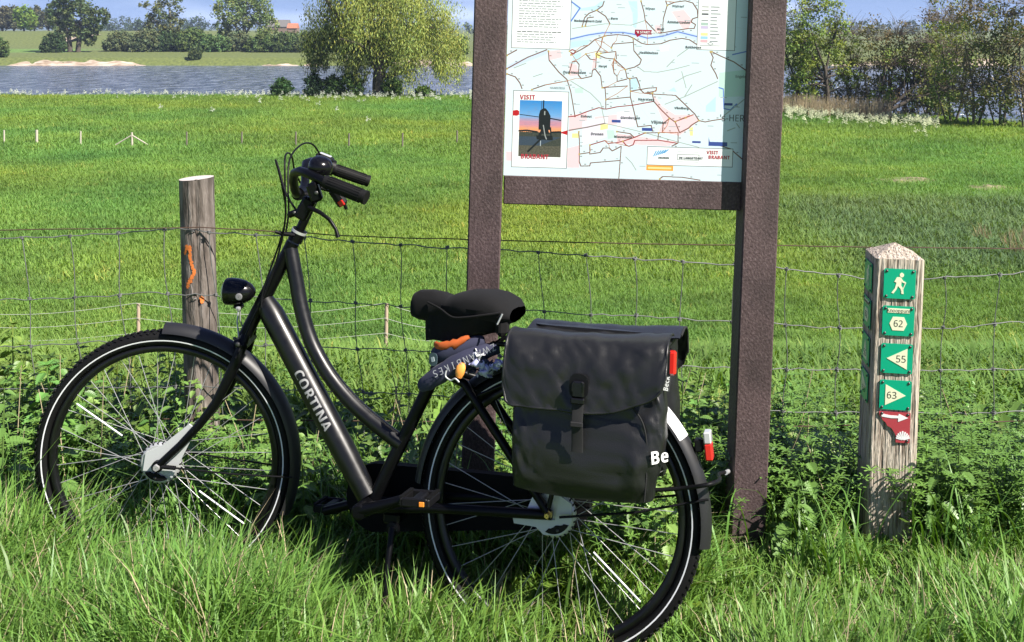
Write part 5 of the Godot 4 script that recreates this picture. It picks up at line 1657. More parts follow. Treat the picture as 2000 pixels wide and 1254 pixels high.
func brake(w: Node3D, arm: PackedVector2Array, notch: float, z := 0.0) -> void:
	var b := MB.new()
	b.smooth_lathe(Vector3(0, 0, 0.036 + z), Vector3.BACK, [Vector2(0.052, 0.0), Vector2(0.056, 0.002), Vector2(0.056, 0.012), Vector2(0.05, 0.0145)], 40)
	var d := obj("roller_brake", b, M.silver, w)
	var f := MB.new()
	for k in 26:
		var a := TAU * k / 26.0
		f.box(Vector3(cos(a) * 0.0545, sin(a) * 0.0545, 0.0425 + z), Vector3(0.005, 0.0035, 0.014), 0.0, Basis(Vector3.BACK, a + 0.5))
	obj("cooling_slot", f, M.plastic, d).set_meta("kind", "stuff")
	var am := MB.new()
	am.prism(arm, 0.050 + z, 0.056 + z)
	obj("brake_arm", am, M.alloy, d)
	var cr := MB.new()
	var pc := PackedVector2Array()
	for i in 9:
		var a := notch + lerpf(-0.75, 0.75, i / 8.0)
		pc.append(Vector2(cos(a), sin(a)) * 0.0455)
	for i in 9:
		var a := notch + lerpf(0.62, -0.62, i / 8.0)
		pc.append(Vector2(cos(a), sin(a)) * (0.030 - 0.004 * cos((i - 4) * 0.8)))
	cr.prism(pc, 0.0508 + z, 0.0572 + z)
	obj("cover_plate", cr, M.plastic, d)
	screw(d, Vector3(cos(notch) * 0.038, sin(notch) * 0.038, 0.0572 + z))

func fender(o: Node3D, ce: Vector3, T: Transform3D, a0: float, a1: float) -> Node3D:
	var prof := []
	for i in 9:
		var a := lerpf(-1.25, 1.25, i / 8.0)
		prof.append(Vector2(0.3435 + cos(a) * 0.034, sin(a) * 0.0335))
	for i in 9:
		var a := lerpf(1.25, -1.25, i / 8.0)
		prof.append(Vector2(0.3435 + cos(a) * 0.032, sin(a) * 0.0315))
	var mb := MB.new()
	mb.ring(Vector3.ZERO, prof, 48, a0, a1)
	return part("mudguard", mb, M.mud, o, T * Transform3D(Basis(), ce))

func curved_text(parent: Node, s: String, size: float, at: Vector3, along: Vector3, axis_r: float, m: Material) -> void:
	var tm := text_mesh(s, size, 0.0003, true)
	var a := tm.get_mesh_arrays()
	var vv: PackedVector3Array = a[Mesh.ARRAY_VERTEX]
	var ii: PackedInt32Array = a[Mesh.ARRAY_INDEX]
	var tris := []
	for k in range(0, ii.size(), 3): tris.append([vv[ii[k]], vv[ii[k + 1]], vv[ii[k + 2]]])
	for pass_ in 2:
		var more := []
		for t in tris:
			var p: Vector3 = (t[0] + t[1]) * 0.5
			var q: Vector3 = (t[1] + t[2]) * 0.5
			var r: Vector3 = (t[2] + t[0]) * 0.5
			more.append([t[0], p, r]); more.append([p, t[1], q]); more.append([r, q, t[2]]); more.append([p, q, r])
		tris = more
	var up := Vector3.BACK.cross(along).normalized()
	var mb := MB.new()
	for t in tris:
		if absf((t[1] - t[0]).cross(t[2] - t[0]).z) < 1e-12: continue
		var q := []
		for p in t:
			var th: float = p.y / axis_r
			q.append(at + along * p.x + up * (sin(th) * (axis_r + 0.0006)) + Vector3.BACK * (cos(th) * (axis_r + 0.0006)))
		mb.face(q, Vector3.BACK)
	obj("lettering", mb, m, parent)

func build_bicycle() -> void:
	M.mud = mat(Color(0.014, 0.014, 0.0155), 0.46)
	M.mud.metallic_specular = 0.5
	var o := thing("bicycle", "matt black step-through city bicycle leaning beside the information board", "bicycle", bike_frame())
	var S := steer()
	var RH := Vector3(0, 0.352, 0)
	var FH := Vector3(-1.111, 0.354, 0)
	# frame and its tubes
	var hb := MB.new()
	hb.tube([Vector3(-0.896, 0.70, 0), Vector3(-0.768, 0.962, 0)], 0.0185, 16)
	var fr := part("frame", hb, M.black, o)
	var bbm := MB.new()
	bbm.tube([Vector3(-0.5, 0.3, -0.04), Vector3(-0.5, 0.3, 0.04)], 0.0225, 18)
	obj("bottom_bracket", bbm, M.black, fr)
	var dt := MB.new()
	var top := Vector3(-0.842, 0.80, 0)
	var bot := Vector3(-0.508, 0.322, 0)
	var dp := []
	var dr := []
	for i in 15:
		var t := i / 14.0
		dp.append(top.lerp(bot, t))
		dr.append(0.0325 * (smooth(t / 0.05) * 0.25 + 0.75) * lerpf(1.0, 0.86, smooth((t - 0.75) / 0.25)))
	dt.tube(dp, dr, 24)
	var dn := obj("down_tube", dt, M.satin, fr)
	var along := (bot - top).normalized()
	curved_text(fr, "CORTINA", 0.029, Vector3(-0.667, 0.5545, 0), along, 0.0325, M.letter)
	var tt := MB.new()
	var curve := Curve3D.new()
	for p in [Vector3(-0.776, 0.945, 0), Vector3(-0.753, 0.866, 0), Vector3(-0.737, 0.806, 0), Vector3(-0.714, 0.74, 0), Vector3(-0.684, 0.681, 0), Vector3(-0.632, 0.613, 0), Vector3(-0.569, 0.555, 0), Vector3(-0.505, 0.511, 0), Vector3(-0.42, 0.462, 0)]: curve.add_point(p)
	var tp := []
	for i in curve.point_count:
		for k in 3:
			if i == curve.point_count - 1 and k: break
			var p0 := curve.get_point_position(maxi(i - 1, 0))
			var p1 := curve.get_point_position(i)
			var p2 := curve.get_point_position(mini(i + 1, curve.point_count - 1))
			var p3 := curve.get_point_position(mini(i + 2, curve.point_count - 1))
			tp.append(p1.cubic_interpolate(p2, p0, p3, k / 3.0))
	tt.tube(tp, 0.0205, 18)
	obj("top_tube", tt, M.satin, fr)
	var st := MB.new()
	st.tube([Vector3(-0.497, 0.30, 0), Vector3(-0.318, 0.69, 0)], 0.0172, 16)
	st.tube([Vector3(-0.334, 0.655, 0), Vector3(-0.318, 0.69, 0)], 0.020, 16)
	obj("seat_tube", st, M.black, fr)
	for s in [-1.0, 1.0]:
		var cs := MB.new()
		cs.tube([Vector3(-0.48, 0.302, 0.028 * s), Vector3(-0.3, 0.33, 0.052 * s), Vector3(0.0, 0.354, 0.066 * s)], [0.0135, 0.0125, 0.0125], 12)
		obj("chain_stay", cs, M.black, fr)
		var ss := MB.new()
		ss.tube([Vector3(-0.33, 0.665, 0.02 * s), Vector3(-0.24, 0.638, 0.048 * s), Vector3(-0.2, 0.59, 0.055 * s), Vector3(-0.01, 0.36, 0.068 * s)], [0.011, 0.0115, 0.0115, 0.0105], 12)
		obj("seat_stay", ss, M.black, fr)
	# wheels
	var fw := make_wheel(o, FH, S)
	brake(fw, PackedVector2Array([Vector2(-0.038, 0.03), Vector2(0.006, 0.052), Vector2(0.079, 0.113), Vector2(0.098, 0.098), Vector2(0.055, 0.006), Vector2(0.036, -0.036), Vector2(0.018, -0.028), Vector2(-0.012, -0.018), Vector2(-0.044, -0.018)]), -1.85, -0.014)
	var rw := make_wheel(o, RH, Transform3D())
	brake(rw, PackedVector2Array([Vector2(-0.102, -0.010), Vector2(-0.096, -0.032), Vector2(-0.04, -0.034), Vector2(-0.02, -0.05), Vector2(0.02, -0.046), Vector2(0.048, -0.012), Vector2(0.046, 0.03), Vector2(0.016, 0.046), Vector2(0.012, 0.022), Vector2(0.006, -0.012), Vector2(-0.03, -0.014)]), -1.2)
	var tag_m := MB.new()
	tag_m.prism(PackedVector2Array([Vector2(-0.066, 0.002), Vector2(-0.032, 0.002), Vector2(-0.043, 0.036), Vector2(-0.053, 0.034)]), 0.048, 0.052)
	obj("warning_label", tag_m, M.white, rw.get_node("roller_brake"))
	for s in [-1.0, 1.0]:
		var ax := MB.new()
		ax.lathe(Vector3(0, 0, 0.035 * s), Vector3(0, 0, s), [Vector2(0.001, 0), Vector2(0.006, 0), Vector2(0.006, 0.022), Vector2(0.010, 0.022), Vector2(0.010, 0.028), Vector2(0.0085, 0.034), Vector2(0.001, 0.034)], 6)
		obj("axle_nut", ax, M.chrome, fw)
		var ax2 := MB.new()
		ax2.lathe(Vector3(-0.008, 0.004, 0.062 * s), Vector3(0, 0, s), [Vector2(0.011, 0), Vector2(0.011, 0.014), Vector2(0.008, 0.014), Vector2(0.006, 0.026), Vector2(0.001, 0.026)], 6)
		obj("axle_nut", ax2, M.brass, rw)
	for q in [[fw, 149.0], [fw, -37.6], [rw, -42.0], [rw, 70.0]]:
		var a := deg_to_rad(q[1])
		var rm := MB.new()
		rm.tube([Vector3(cos(a) * 0.13, sin(a) * 0.13, 0.018), Vector3(cos(a) * 0.285, sin(a) * 0.285, 0.004)], 0.0024, 8)
		obj("spoke_reflector", rm, M.white_line, q[0])
	# fork
	var fk := MB.new()
	fk.box(Vector3(-0.894, 0.690, 0), Vector3(0.04, 0.03, 0.125), 0.012, Basis(Vector3.BACK, -0.45))
	var fork := part("fork", fk, M.black, o, S)
	for s in [-1.0, 1.0]:
		var bl := MB.new()
		var bp := []
		var br := []
		for q in [[-0.884, 0.712, 0.035, 0.0125], [-0.892, 0.685, 0.046, 0.0145], [-0.905, 0.642, 0.051, 0.0155], [-0.927, 0.592, 0.053, 0.0145], [-0.957, 0.53, 0.054, 0.013], [-1.0, 0.47, 0.054, 0.0115], [-1.05, 0.414, 0.054, 0.0105], [-1.108, 0.358, 0.0545, 0.0098]]:
			bp.append(Vector3(q[0], q[1], q[2] * s)); br.append(q[3])
		bl.tube(bp, br, 14)
		bl.tube([Vector3(-1.111, 0.354, 0.047 * s), Vector3(-1.111, 0.354, 0.06 * s)], 0.0155, 16)
		obj("fork_blade", bl, M.black, fork)
	screw(fork, Vector3(-0.898, 0.694, 0.062), Basis(), 0.0065)
	screw(fork, Vector3(-0.915, 0.70, 0.03), Basis(), 0.006)
	# mudguards
	var fg := fender(o, FH, S, deg_to_rad(-22.0), deg_to_rad(90.5))
	var rg := fender(o, RH, Transform3D(), deg_to_rad(-7.0), deg_to_rad(176.0))
	for s in [-1.0, 1.0]:
		var stay := MB.new()
		stay.tube([Vector3(0.02, 0.0, 0.056 * s), Vector3(0.2, -0.018, 0.047 * s), Vector3(0.362, -0.03, 0.03 * s)], 0.0026, 6)
		stay.tube([Vector3(0.012, 0.001, 0.058 * s), Vector3(0.05, -0.002, 0.057 * s)], 0.006, 8)
		obj("stay", stay, M.plastic, fg)
		var st2 := MB.new()
		st2.tube([Vector3(0.02, 0.0, 0.07 * s), Vector3(0.2, 0.03, 0.06 * s), Vector3(0.37, 0.072, 0.03 * s)], 0.003, 6)
		obj("stay", st2, M.plastic, rg)
	var wp := MB.new()
	var prof := []
	for i in 7:
		var a := lerpf(-1.1, 1.1, i / 6.0)
		prof.append(Vector2(0.3435 + cos(a) * 0.0352, sin(a) * 0.0347))
	for i in 7:
		var a := lerpf(1.1, -1.1, i / 6.0)
		prof.append(Vector2(0.3435 + cos(a) * 0.034, sin(a) * 0.0335))
	wp.ring(Vector3.ZERO, prof, 8, deg_to_rad(33.5), deg_to_rad(47.5))
	obj("white_patch", wp, M.white, rg)
	# reflector behind the rear mudguard
	var rf := MB.new()
	var RB := Basis(Vector3.BACK, 0.12)
	rf.box(Vector3(0.343, 0.188, 0), Vector3(0.02, 0.03, 0.03), 0.003, RB)
	var rr := part("reflector", rf, M.plastic, o, Transform3D(Basis(), RH))
	for q in [[0.215, 0.03, M.clear, "clear_lens"], [0.182, 0.042, M.red, "red_lens"]]:
		var lm := MB.new()
		lm.box(Vector3(0.363 + (0.215 - q[0]) * 0.12, q[0] - 0.006, 0), Vector3(0.018, q[1] * 0.92, 0.042), 0.003, RB)
		obj(q[3], lm, q[2], rr)
	# cranks, pedals, chain case
	var ck := MB.new()
	ck.tube([Vector3(-0.497, 0.303, 0.062), Vector3(-0.42, 0.332, 0.078), Vector3(-0.335, 0.366, 0.088)], [0.0155, 0.0125, 0.0125], 10, true, Vector3.BACK, 1.1)
	ck.lathe(Vector3(-0.5, 0.302, 0.04), Vector3.BACK, [Vector2(0.02, 0), Vector2(0.02, 0.034), Vector2(0.015, 0.037), Vector2(0.001, 0.037)], 20)
	part("crank", ck, M.black, o)
	var ck2 := MB.new()
	ck2.tube([Vector3(-0.5, 0.302, -0.062), Vector3(-0.665, 0.24, -0.085)], [0.014, 0.012], 10)
	part("crank", ck2, M.black, o)
	for s in [1.0, -1.0]:
		var pc := Vector3(-0.31, 0.378, 0.15) if s > 0 else Vector3(-0.67, 0.238, -0.14)
		var PB := Basis(Vector3.BACK, 0.06)
		var pm := MB.new()
		pm.box(pc, Vector3(0.026, 0.018, 0.078), 0.004, PB)
		for e in [-1.0, 1.0]: pm.box(pc + PB * Vector3(0.034 * e, 0, 0), Vector3(0.010, 0.022, 0.08), 0.004, PB)
		for e in [-1.0, 1.0]: pm.box(pc + PB * Vector3(0, 0.001, 0.036 * e), Vector3(0.066, 0.021, 0.010), 0.003, PB)
		var pd := part("pedal", pm, M.plastic, o)
		var rub := MB.new()
		for e in [-1.0, 1.0]:
			for k in 14: rub.box(pc + PB * Vector3(0.034 * e, 0.012, -0.036 + k * 0.0055), Vector3(0.009, 0.005, 0.003), 0.0, PB)
		obj("grip_ridge", rub, M.rubber, pd).set_meta("kind", "stuff")
		for e in [1.0]:
			var am := MB.new()
			am.box(pc + PB * Vector3(0.02 * e, -0.001, 0.0415 * s), Vector3(0.013, 0.011, 0.004), 0.001, PB)
			obj("pedal_reflector", am, M.amber, pd)
	var cc := MB.new()
	var cp := PackedVector2Array()
	for i in 17:
		var a := PI / 2 + PI * i / 16.0 - 0.06
		cp.append(Vector2(-0.5 + cos(a) * 0.088, 0.304 + sin(a) * 0.088))
	for i in 13:
		var a := -PI / 2 + PI * i / 12.0 - 0.03
		cp.append(Vector2(0.012 + cos(a) * 0.06, 0.346 + sin(a) * 0.058))
	cc.prism(cp, -0.078, -0.048)
	part("chain_case", cc, M.dull, o)
	# kickstand
	var kb := MB.new()
	kb.box(Vector3(-0.425, 0.285, 0.01), Vector3(0.045, 0.03, 0.06), 0.006)
	kb.lathe(Vector3(-0.418, 0.262, 0.03), Vector3.BACK, [Vector2(0.017, 0), Vector2(0.017, 0.014), Vector2(0.001, 0.016)], 14)
	var ks := part("kickstand", kb, M.black, o)
	var kl := MB.new()
	kl.tube([Vector3(-0.418, 0.265, 0.042), Vector3(-0.414, 0.2, 0.07), Vector3(-0.405, 0.03, 0.115)], [0.0095, 0.008, 0.0075], 10)
	kl.tube([Vector3(-0.405, 0.034, 0.112), Vector3(-0.405, 0.012, 0.145)], [0.011, 0.014], 10)
	obj("leg", kl, M.black, ks)
	screw(ks, Vector3(-0.418, 0.262, 0.047), Basis(), 0.006)
	# luggage rack
	var rk := MB.new()
	for s in [-1.0, 1.0]:
		rk.tube([Vector3(-0.23, 0.70, 0.03 * s), Vector3(-0.17, 0.745, 0.055 * s), Vector3(0.05, 0.752, 0.06 * s), Vector3(0.25, 0.755, 0.055 * s), Vector3(0.268, 0.755, 0.0)], 0.0065, 8)
		rk.tube([Vector3(0.08, 0.75, 0.062 * s), Vector3(0.03, 0.55, 0.075 * s), Vector3(-0.005, 0.375, 0.078 * s)], 0.006, 8)
		rk.tube([Vector3(0.2, 0.75, 0.062 * s), Vector3(0.05, 0.5, 0.075 * s)], 0.005, 8)
		rk.tube([Vector3(-0.21, 0.61, 0.05 * s), Vector3(-0.06, 0.685, 0.06 * s), Vector3(0.03, 0.72, 0.062 * s)], 0.0045, 8)
	part("luggage_rack", rk, M.black, o)
	# rear lamp on the rack
	var rl := MB.new()
	rl.box(Vector3(0.262, 0.728, 0.012), Vector3(0.02, 0.062, 0.03), 0.003)
	var rlo := part("rear_light", rl, M.plastic, o)
	var rle := MB.new()
	rle.box(Vector3(0.272, 0.729, 0.012), Vector3(0.026, 0.058, 0.026), 0.005)
	obj("lens", rle, M.red, rlo)
	# seat post and saddle
	var sp := MB.new()
	sp.tube([Vector3(-0.33, 0.66, 0), Vector3(-0.27, 0.795, 0)], 0.0135, 14)
	part("seat_post", sp, M.satin, o)
	var sd := MB.new()
	var ring_pts := []
	for q in [[-0.408, 0.838, 0.806, 0.022], [-0.403, 0.850, 0.790, 0.034], [-0.385, 0.860, 0.784, 0.042], [-0.35, 0.863, 0.782, 0.046], [-0.325, 0.858, 0.784, 0.052], [-0.3, 0.850, 0.787, 0.062], [-0.272, 0.864, 0.79, 0.078], [-0.235, 0.871, 0.79, 0.094], [-0.195, 0.872, 0.79, 0.104], [-0.16, 0.866, 0.792, 0.107], [-0.135, 0.853, 0.794, 0.1], [-0.122, 0.833, 0.80, 0.08]]:
		var ring := PackedVector3Array()
		var cy: float = (q[1] + q[2]) / 2
		var hy: float = (q[1] - q[2]) / 2
		for j in 28:
			var a := TAU * j / 28.0
			var ca := cos(a)
			var sa := sin(a)
			var lump: float = 0.005 * wob.get_noise_3d(q[0] * 420.0, ca * 22.0, sa * 22.0)
			ring.append(Vector3(q[0], cy + (hy + lump) * signf(ca) * pow(absf(ca), 0.75), -(q[3] + lump) * signf(sa) * pow(absf(sa), 0.8)))
		ring_pts.append(ring)
	sd.grid(ring_pts, true)
	sd.face(Array(ring_pts[0]), Vector3.LEFT)
	sd.face(Array(ring_pts[11]), Vector3.RIGHT)
	var sad := part("saddle", sd, M.neoprene, o)
	var rails := MB.new()
	for s in [-1.0, 1.0]: rails.tube([Vector3(-0.37, 0.80, 0.02 * s), Vector3(-0.30, 0.785, 0.022 * s), Vector3(-0.2, 0.787, 0.03 * s), Vector3(-0.13, 0.81, 0.05 * s)], 0.004, 6)
	obj("saddle_rail", rails, M.chrome, sad)
	# stem, handlebar and what sits on it
	var sm := MB.new()
	sm.tube([Vector3(-0.764, 0.966, 0), Vector3(-0.749, 0.998, 0)], 0.0205, 18)
	sm.tube([Vector3(-0.758, 0.978, 0), Vector3(-0.71, 1.09, 0)], 0.0128, 16)
	sm.tube([Vector3(-0.714, 1.083, 0), Vector3(-0.752, 1.098, 0)], 0.0135, 14)
	sm.tube([Vector3(-0.752, 1.098, -0.022), Vector3(-0.752, 1.098, 0.022)], 0.018, 16)
	var stem := part("stem", sm, M.black, o, S)
	var cl := MB.new()
	cl.tube([Vector3(-0.7535, 0.989, 0), Vector3(-0.7505, 0.9955, 0)], 0.0215, 20)
	obj("ring", cl, M.silver, stem)
	var hbm := MB.new()
	var bars := []
	for q in [[-0.60, 1.153, 0.285], [-0.64, 1.168, 0.268], [-0.678, 1.180, 0.24], [-0.708, 1.183, 0.205], [-0.732, 1.172, 0.165], [-0.743, 1.148, 0.125], [-0.748, 1.12, 0.085], [-0.752, 1.102, 0.045], [-0.752, 1.098, 0.0], [-0.752, 1.102, -0.045], [-0.756, 1.12, -0.085], [-0.765, 1.145, -0.125], [-0.772, 1.162, -0.165], [-0.765, 1.164, -0.205], [-0.74, 1.15, -0.24], [-0.715, 1.138, -0.268], [-0.68, 1.124, -0.285]]: bars.append(Vector3(q[0], q[1], q[2]))
	hbm.tube(bars, 0.0118, 14)
	var hbar := part("handlebar", hbm, M.black, o, S)
	for g in [[Vector3(-0.632, 1.166, 0.272), Vector3(-0.526, 1.134, 0.305)], [Vector3(-0.712, 1.136, -0.268), Vector3(-0.61, 1.098, -0.300)]]:
		var gm := MB.new()
		var a: Vector3 = g[0]
		var b: Vector3 = g[1]
		var d := (b - a).normalized()
		var gp := []
		var gr := []
		for i in 9:
			gp.append(a.lerp(b, i / 8.0)); gr.append(0.0165 + 0.0012 * sin(i / 8.0 * PI))
		gm.tube(gp, gr, 26)
		gm.tube([b - d * 0.004, b + d * 0.003], 0.0178, 22)
		var go := part("grip", gm, M.rubber, o, S)
		var rd := MB.new()
		var u := d.cross(Vector3.BACK).normalized()
		for k in 18:
			var th := TAU * k / 18.0
			var off := u * cos(th) + d.cross(u) * sin(th)
			rd.box(a.lerp(b, 0.5) + off * 0.0172, Vector3(0.0022, 0.0022, 0.092), 0.0, Basis(off, d.cross(off), d).orthonormalized())
		obj("grip_ridge", rd, M.rubber, go).set_meta("kind", "stuff")
	# brake levers
	for s in [1.0, -1.0]:
		var lv := MB.new()
		var c := Vector3(-0.655, 1.15, 0.262) if s > 0 else Vector3(-0.735, 1.13, -0.262)
		lv.box(c + Vector3(-0.004, -0.012, 0), Vector3(0.03, 0.05, 0.026), 0.006, Basis(Vector3.BACK, 0.35))
		lv.box(c + Vector3(-0.03, -0.055, -0.012 * s), Vector3(0.034, 0.06, 0.022), 0.006, Basis(Vector3.BACK, -0.5))
		lv.box(c + Vector3(-0.052, -0.066, -0.02 * s), Vector3(0.05, 0.016, 0.016), 0.005, Basis(Vector3.BACK, 0.4))
		var lo := part("brake_lever", lv, M.black, o, S)
		var bl := MB.new()
		bl.tube([c + Vector3(-0.018, -0.05, 0), c + Vector3(0.012, -0.06, 0.012 * s), c + Vector3(0.038, -0.076, 0.02 * s), c + Vector3(0.055, -0.098, 0.026 * s), c + Vector3(0.062, -0.118, 0.03 * s)], [0.0065, 0.0055, 0.005, 0.0045, 0.0055], 8)
		obj("blade", bl, M.black, lo)
		screw(lo, c + Vector3(0.003, -0.012, 0.0132), Basis(), 0.0055)
		screw(lo, c + Vector3(-0.055, -0.066, 0.0132 - 0.02), Basis(), 0.0045)
	# bell
	var be := MB.new()
	var BA := Vector3(0.28, 0.9, 0.25).normalized()
	be.smooth_lathe(Vector3(-0.655, 1.196, 0.215), BA, [Vector2(0.03, -0.008), Vector2(0.031, 0.0), Vector2(0.0295, 0.012), Vector2(0.022, 0.021), Vector2(0.010, 0.0255), Vector2(0.001, 0.026)], 26)
	be.box(Vector3(-0.655, 1.182, 0.22), Vector3(0.03, 0.016, 0.03), 0.004)
	part("bell", be, M.gloss, o, S)
	# twist shifter with its window on the far side, and the small red indicator below the grip
	var sh := MB.new()
	var sa := Vector3(-0.735, 1.148, -0.255)
	var sdv := Vector3(0.102, -0.038, -0.032).normalized()
	sh.tube([sa - sdv * 0.02, sa + sdv * 0.03], 0.024, 20)
	sh.box(sa + Vector3(0.004, 0.024, 0.012), Vector3(0.055, 0.014, 0.034), 0.005, Basis(Vector3.BACK, -0.35))
	var sho := part("shifter", sh, M.plastic, o, S)
	var win := MB.new()
	win.box(sa + Vector3(0.006, 0.0325, 0.014), Vector3(0.036, 0.003, 0.022), 0.001, Basis(Vector3.BACK, -0.35))
	obj("window", win, M.clear, sho)
	var ind := MB.new()
	ind.box(Vector3(-0.604, 1.124, 0.24), Vector3(0.026, 0.05, 0.022), 0.005, Basis(Vector3.BACK, 0.6))
	var indo := part("light_switch", ind, M.plastic, o, S)
	var rb := MB.new()
	rb.box(Vector3(-0.594, 1.110, 0.2515), Vector3(0.014, 0.015, 0.004), 0.001, Basis(Vector3.BACK, 0.6))
	obj("red_button", rb, M.red, indo)
	# cables
	for pth in [[Vector3(-0.712, 1.088, 0.23), Vector3(-0.745, 1.125, 0.2), Vector3(-0.775, 1.185, 0.16), Vector3(-0.787, 1.2, 0.14), Vector3(-0.778, 1.14, 0.11), Vector3(-0.772, 1.06, 0.08), Vector3(-0.79, 0.97, 0.045), Vector3(-0.822, 0.86, 0.034), Vector3(-0.87, 0.745, 0.036), Vector3(-0.9, 0.66, 0.072)],
		[Vector3(-0.79, 1.075, -0.24), Vector3(-0.81, 1.13, -0.2), Vector3(-0.8, 1.19, -0.1), Vector3(-0.79, 1.2, 0.02), Vector3(-0.782, 1.12, 0.05), Vector3(-0.781, 1.03, 0.045), Vector3(-0.802, 0.95, 0.036), Vector3(-0.838, 0.84, 0.034), Vector3(-0.842, 0.79, 0.04)],
		[Vector3(-0.74, 1.17, -0.24), Vector3(-0.755, 1.215, -0.18), Vector3(-0.772, 1.222, -0.1), Vector3(-0.782, 1.19, 0.0), Vector3(-0.776, 1.12, 0.04), Vector3(-0.772, 1.05, 0.045), Vector3(-0.782, 0.985, 0.036)]]:
		var cm := MB.new()
		var pts := []
		for i in pth.size() - 1:
			for k in 5:
				pts.append((pth[i] as Vector3).cubic_interpolate(pth[i + 1], pth[maxi(i - 1, 0)], pth[mini(i + 2, pth.size() - 1)], k / 5.0))
		pts.append(pth[pth.size() - 1])
		cm.tube(pts, 0.0027, 7)
		part("cable", cm, M.plastic, o, S)
	var guide := MB.new()
	guide.tube([Vector3(-0.762, 0.985, 0.02), Vector3(-0.79, 0.995, 0.05), Vector3(-0.805, 1.0, 0.055)], 0.005, 8)
	part("cable_guide", guide, M.plastic, o, S)
	# head lamp on its bracket
	var hl := MB.new()
	hl.smooth_lathe(Vector3(-0.952, 0.822, 0), Vector3(1, 0.0, 0), [Vector2(0.033, 0.0), Vector2(0.0365, 0.004), Vector2(0.0375, 0.018), Vector2(0.036, 0.036), Vector2(0.031, 0.055), Vector2(0.022, 0.071), Vector2(0.011, 0.081), Vector2(0.002, 0.084)], 30)
	var lamp := part("head_lamp", hl, M.gloss, o, S)
	var lens := MB.new()
	lens.smooth_lathe(Vector3(-0.952, 0.822, 0), Vector3(-1, 0, 0), [Vector2(0.032, 0.0), Vector2(0.024, 0.006), Vector2(0.001, 0.009)], 24)
	obj("lens", lens, M.clear, lamp)
	var knob := MB.new()
	knob.lathe(Vector3(-0.905, 0.816, 0.0335), Vector3.BACK, [Vector2(0.0095, 0), Vector2(0.0095, 0.003), Vector2(0.0075, 0.004), Vector2(0.001, 0.0042)], 16)
	obj("switch", knob, mat(Color(0.16, 0.16, 0.165), 0.5), lamp)
	var br2 := MB.new()
	br2.box(Vector3(-0.914, 0.782, 0), Vector3(0.026, 0.014, 0.02), 0.004)
	obj("mount", br2, M.plastic, lamp)
	var bk := MB.new()
	for s in [-1.0, 1.0]: bk.tube([Vector3(-0.912, 0.78, 0.008 * s), Vector3(-0.914, 0.742, 0.014 * s), Vector3(-0.905, 0.705, 0.028 * s)], 0.0022, 6)
	bk.lathe(Vector3(-0.912, 0.778, 0.008), Vector3.BACK, [Vector2(0.007, 0), Vector2(0.007, 0.006), Vector2(0.001, 0.008)], 10)
	obj("bracket", bk, M.chrome, lamp)
	# thin black lock cable to the board's post
	var lk := MB.new()
	var p0: Vector3 = o.transform * Vector3(0.10, 0.42, 0.075)
	var p1: Vector3 = o.transform * Vector3(0.30, 0.452, 0.074)
	lk.tube(catmull([p0, p1, o.transform * Vector3(0.39, 0.474, 0.062), Vector3(0.56, 0.335, -2.72), Vector3(0.636, 0.236, -2.958)], 5), 0.0052, 8)
	var lo2 := obj("lock_cable", lk, M.plastic)
	tag(lo2, "thin black cable from the rear wheel to the board's right post", "cable")
	var le := MB.new()
	le.tube([Vector3(0.612, 0.268, -2.88), Vector3(0.640, 0.232, -2.972)], 0.0066, 8)
	obj("metal_tip", le, M.silver, lo2)

# ---------------------------------------------------------------- panniers and cloths
func catmull(pts: Array, per: int) -> Array:
	var out := []
	for i in pts.size() - 1:
		for k in per:
			out.append((pts[i] as Vector3).cubic_interpolate(pts[i + 1], pts[maxi(i - 1, 0)], pts[mini(i + 2, pts.size() - 1)], float(k) / per))
	out.append(pts[pts.size() - 1])
	return out

# sharp-backed creases running slantwise through the tarpaulin
func fold(f: FastNoiseLite, x: float, y: float, k: float) -> float:
	var a := 1.0 - absf(f.get_noise_3d((x + y * 0.7) * 1.5, (y - x * 0.5) * 0.75, k)) * 2.6
	var b := 1.0 - absf(f.get_noise_3d((x - y * 0.9) * 1.1, (y + x * 0.5) * 0.8, k + 20.0)) * 2.8
	return maxf(a, 0.0) * maxf(a, 0.0) * 0.9 + maxf(b, 0.0) * maxf(b, 0.0) * 0.7 - 0.5

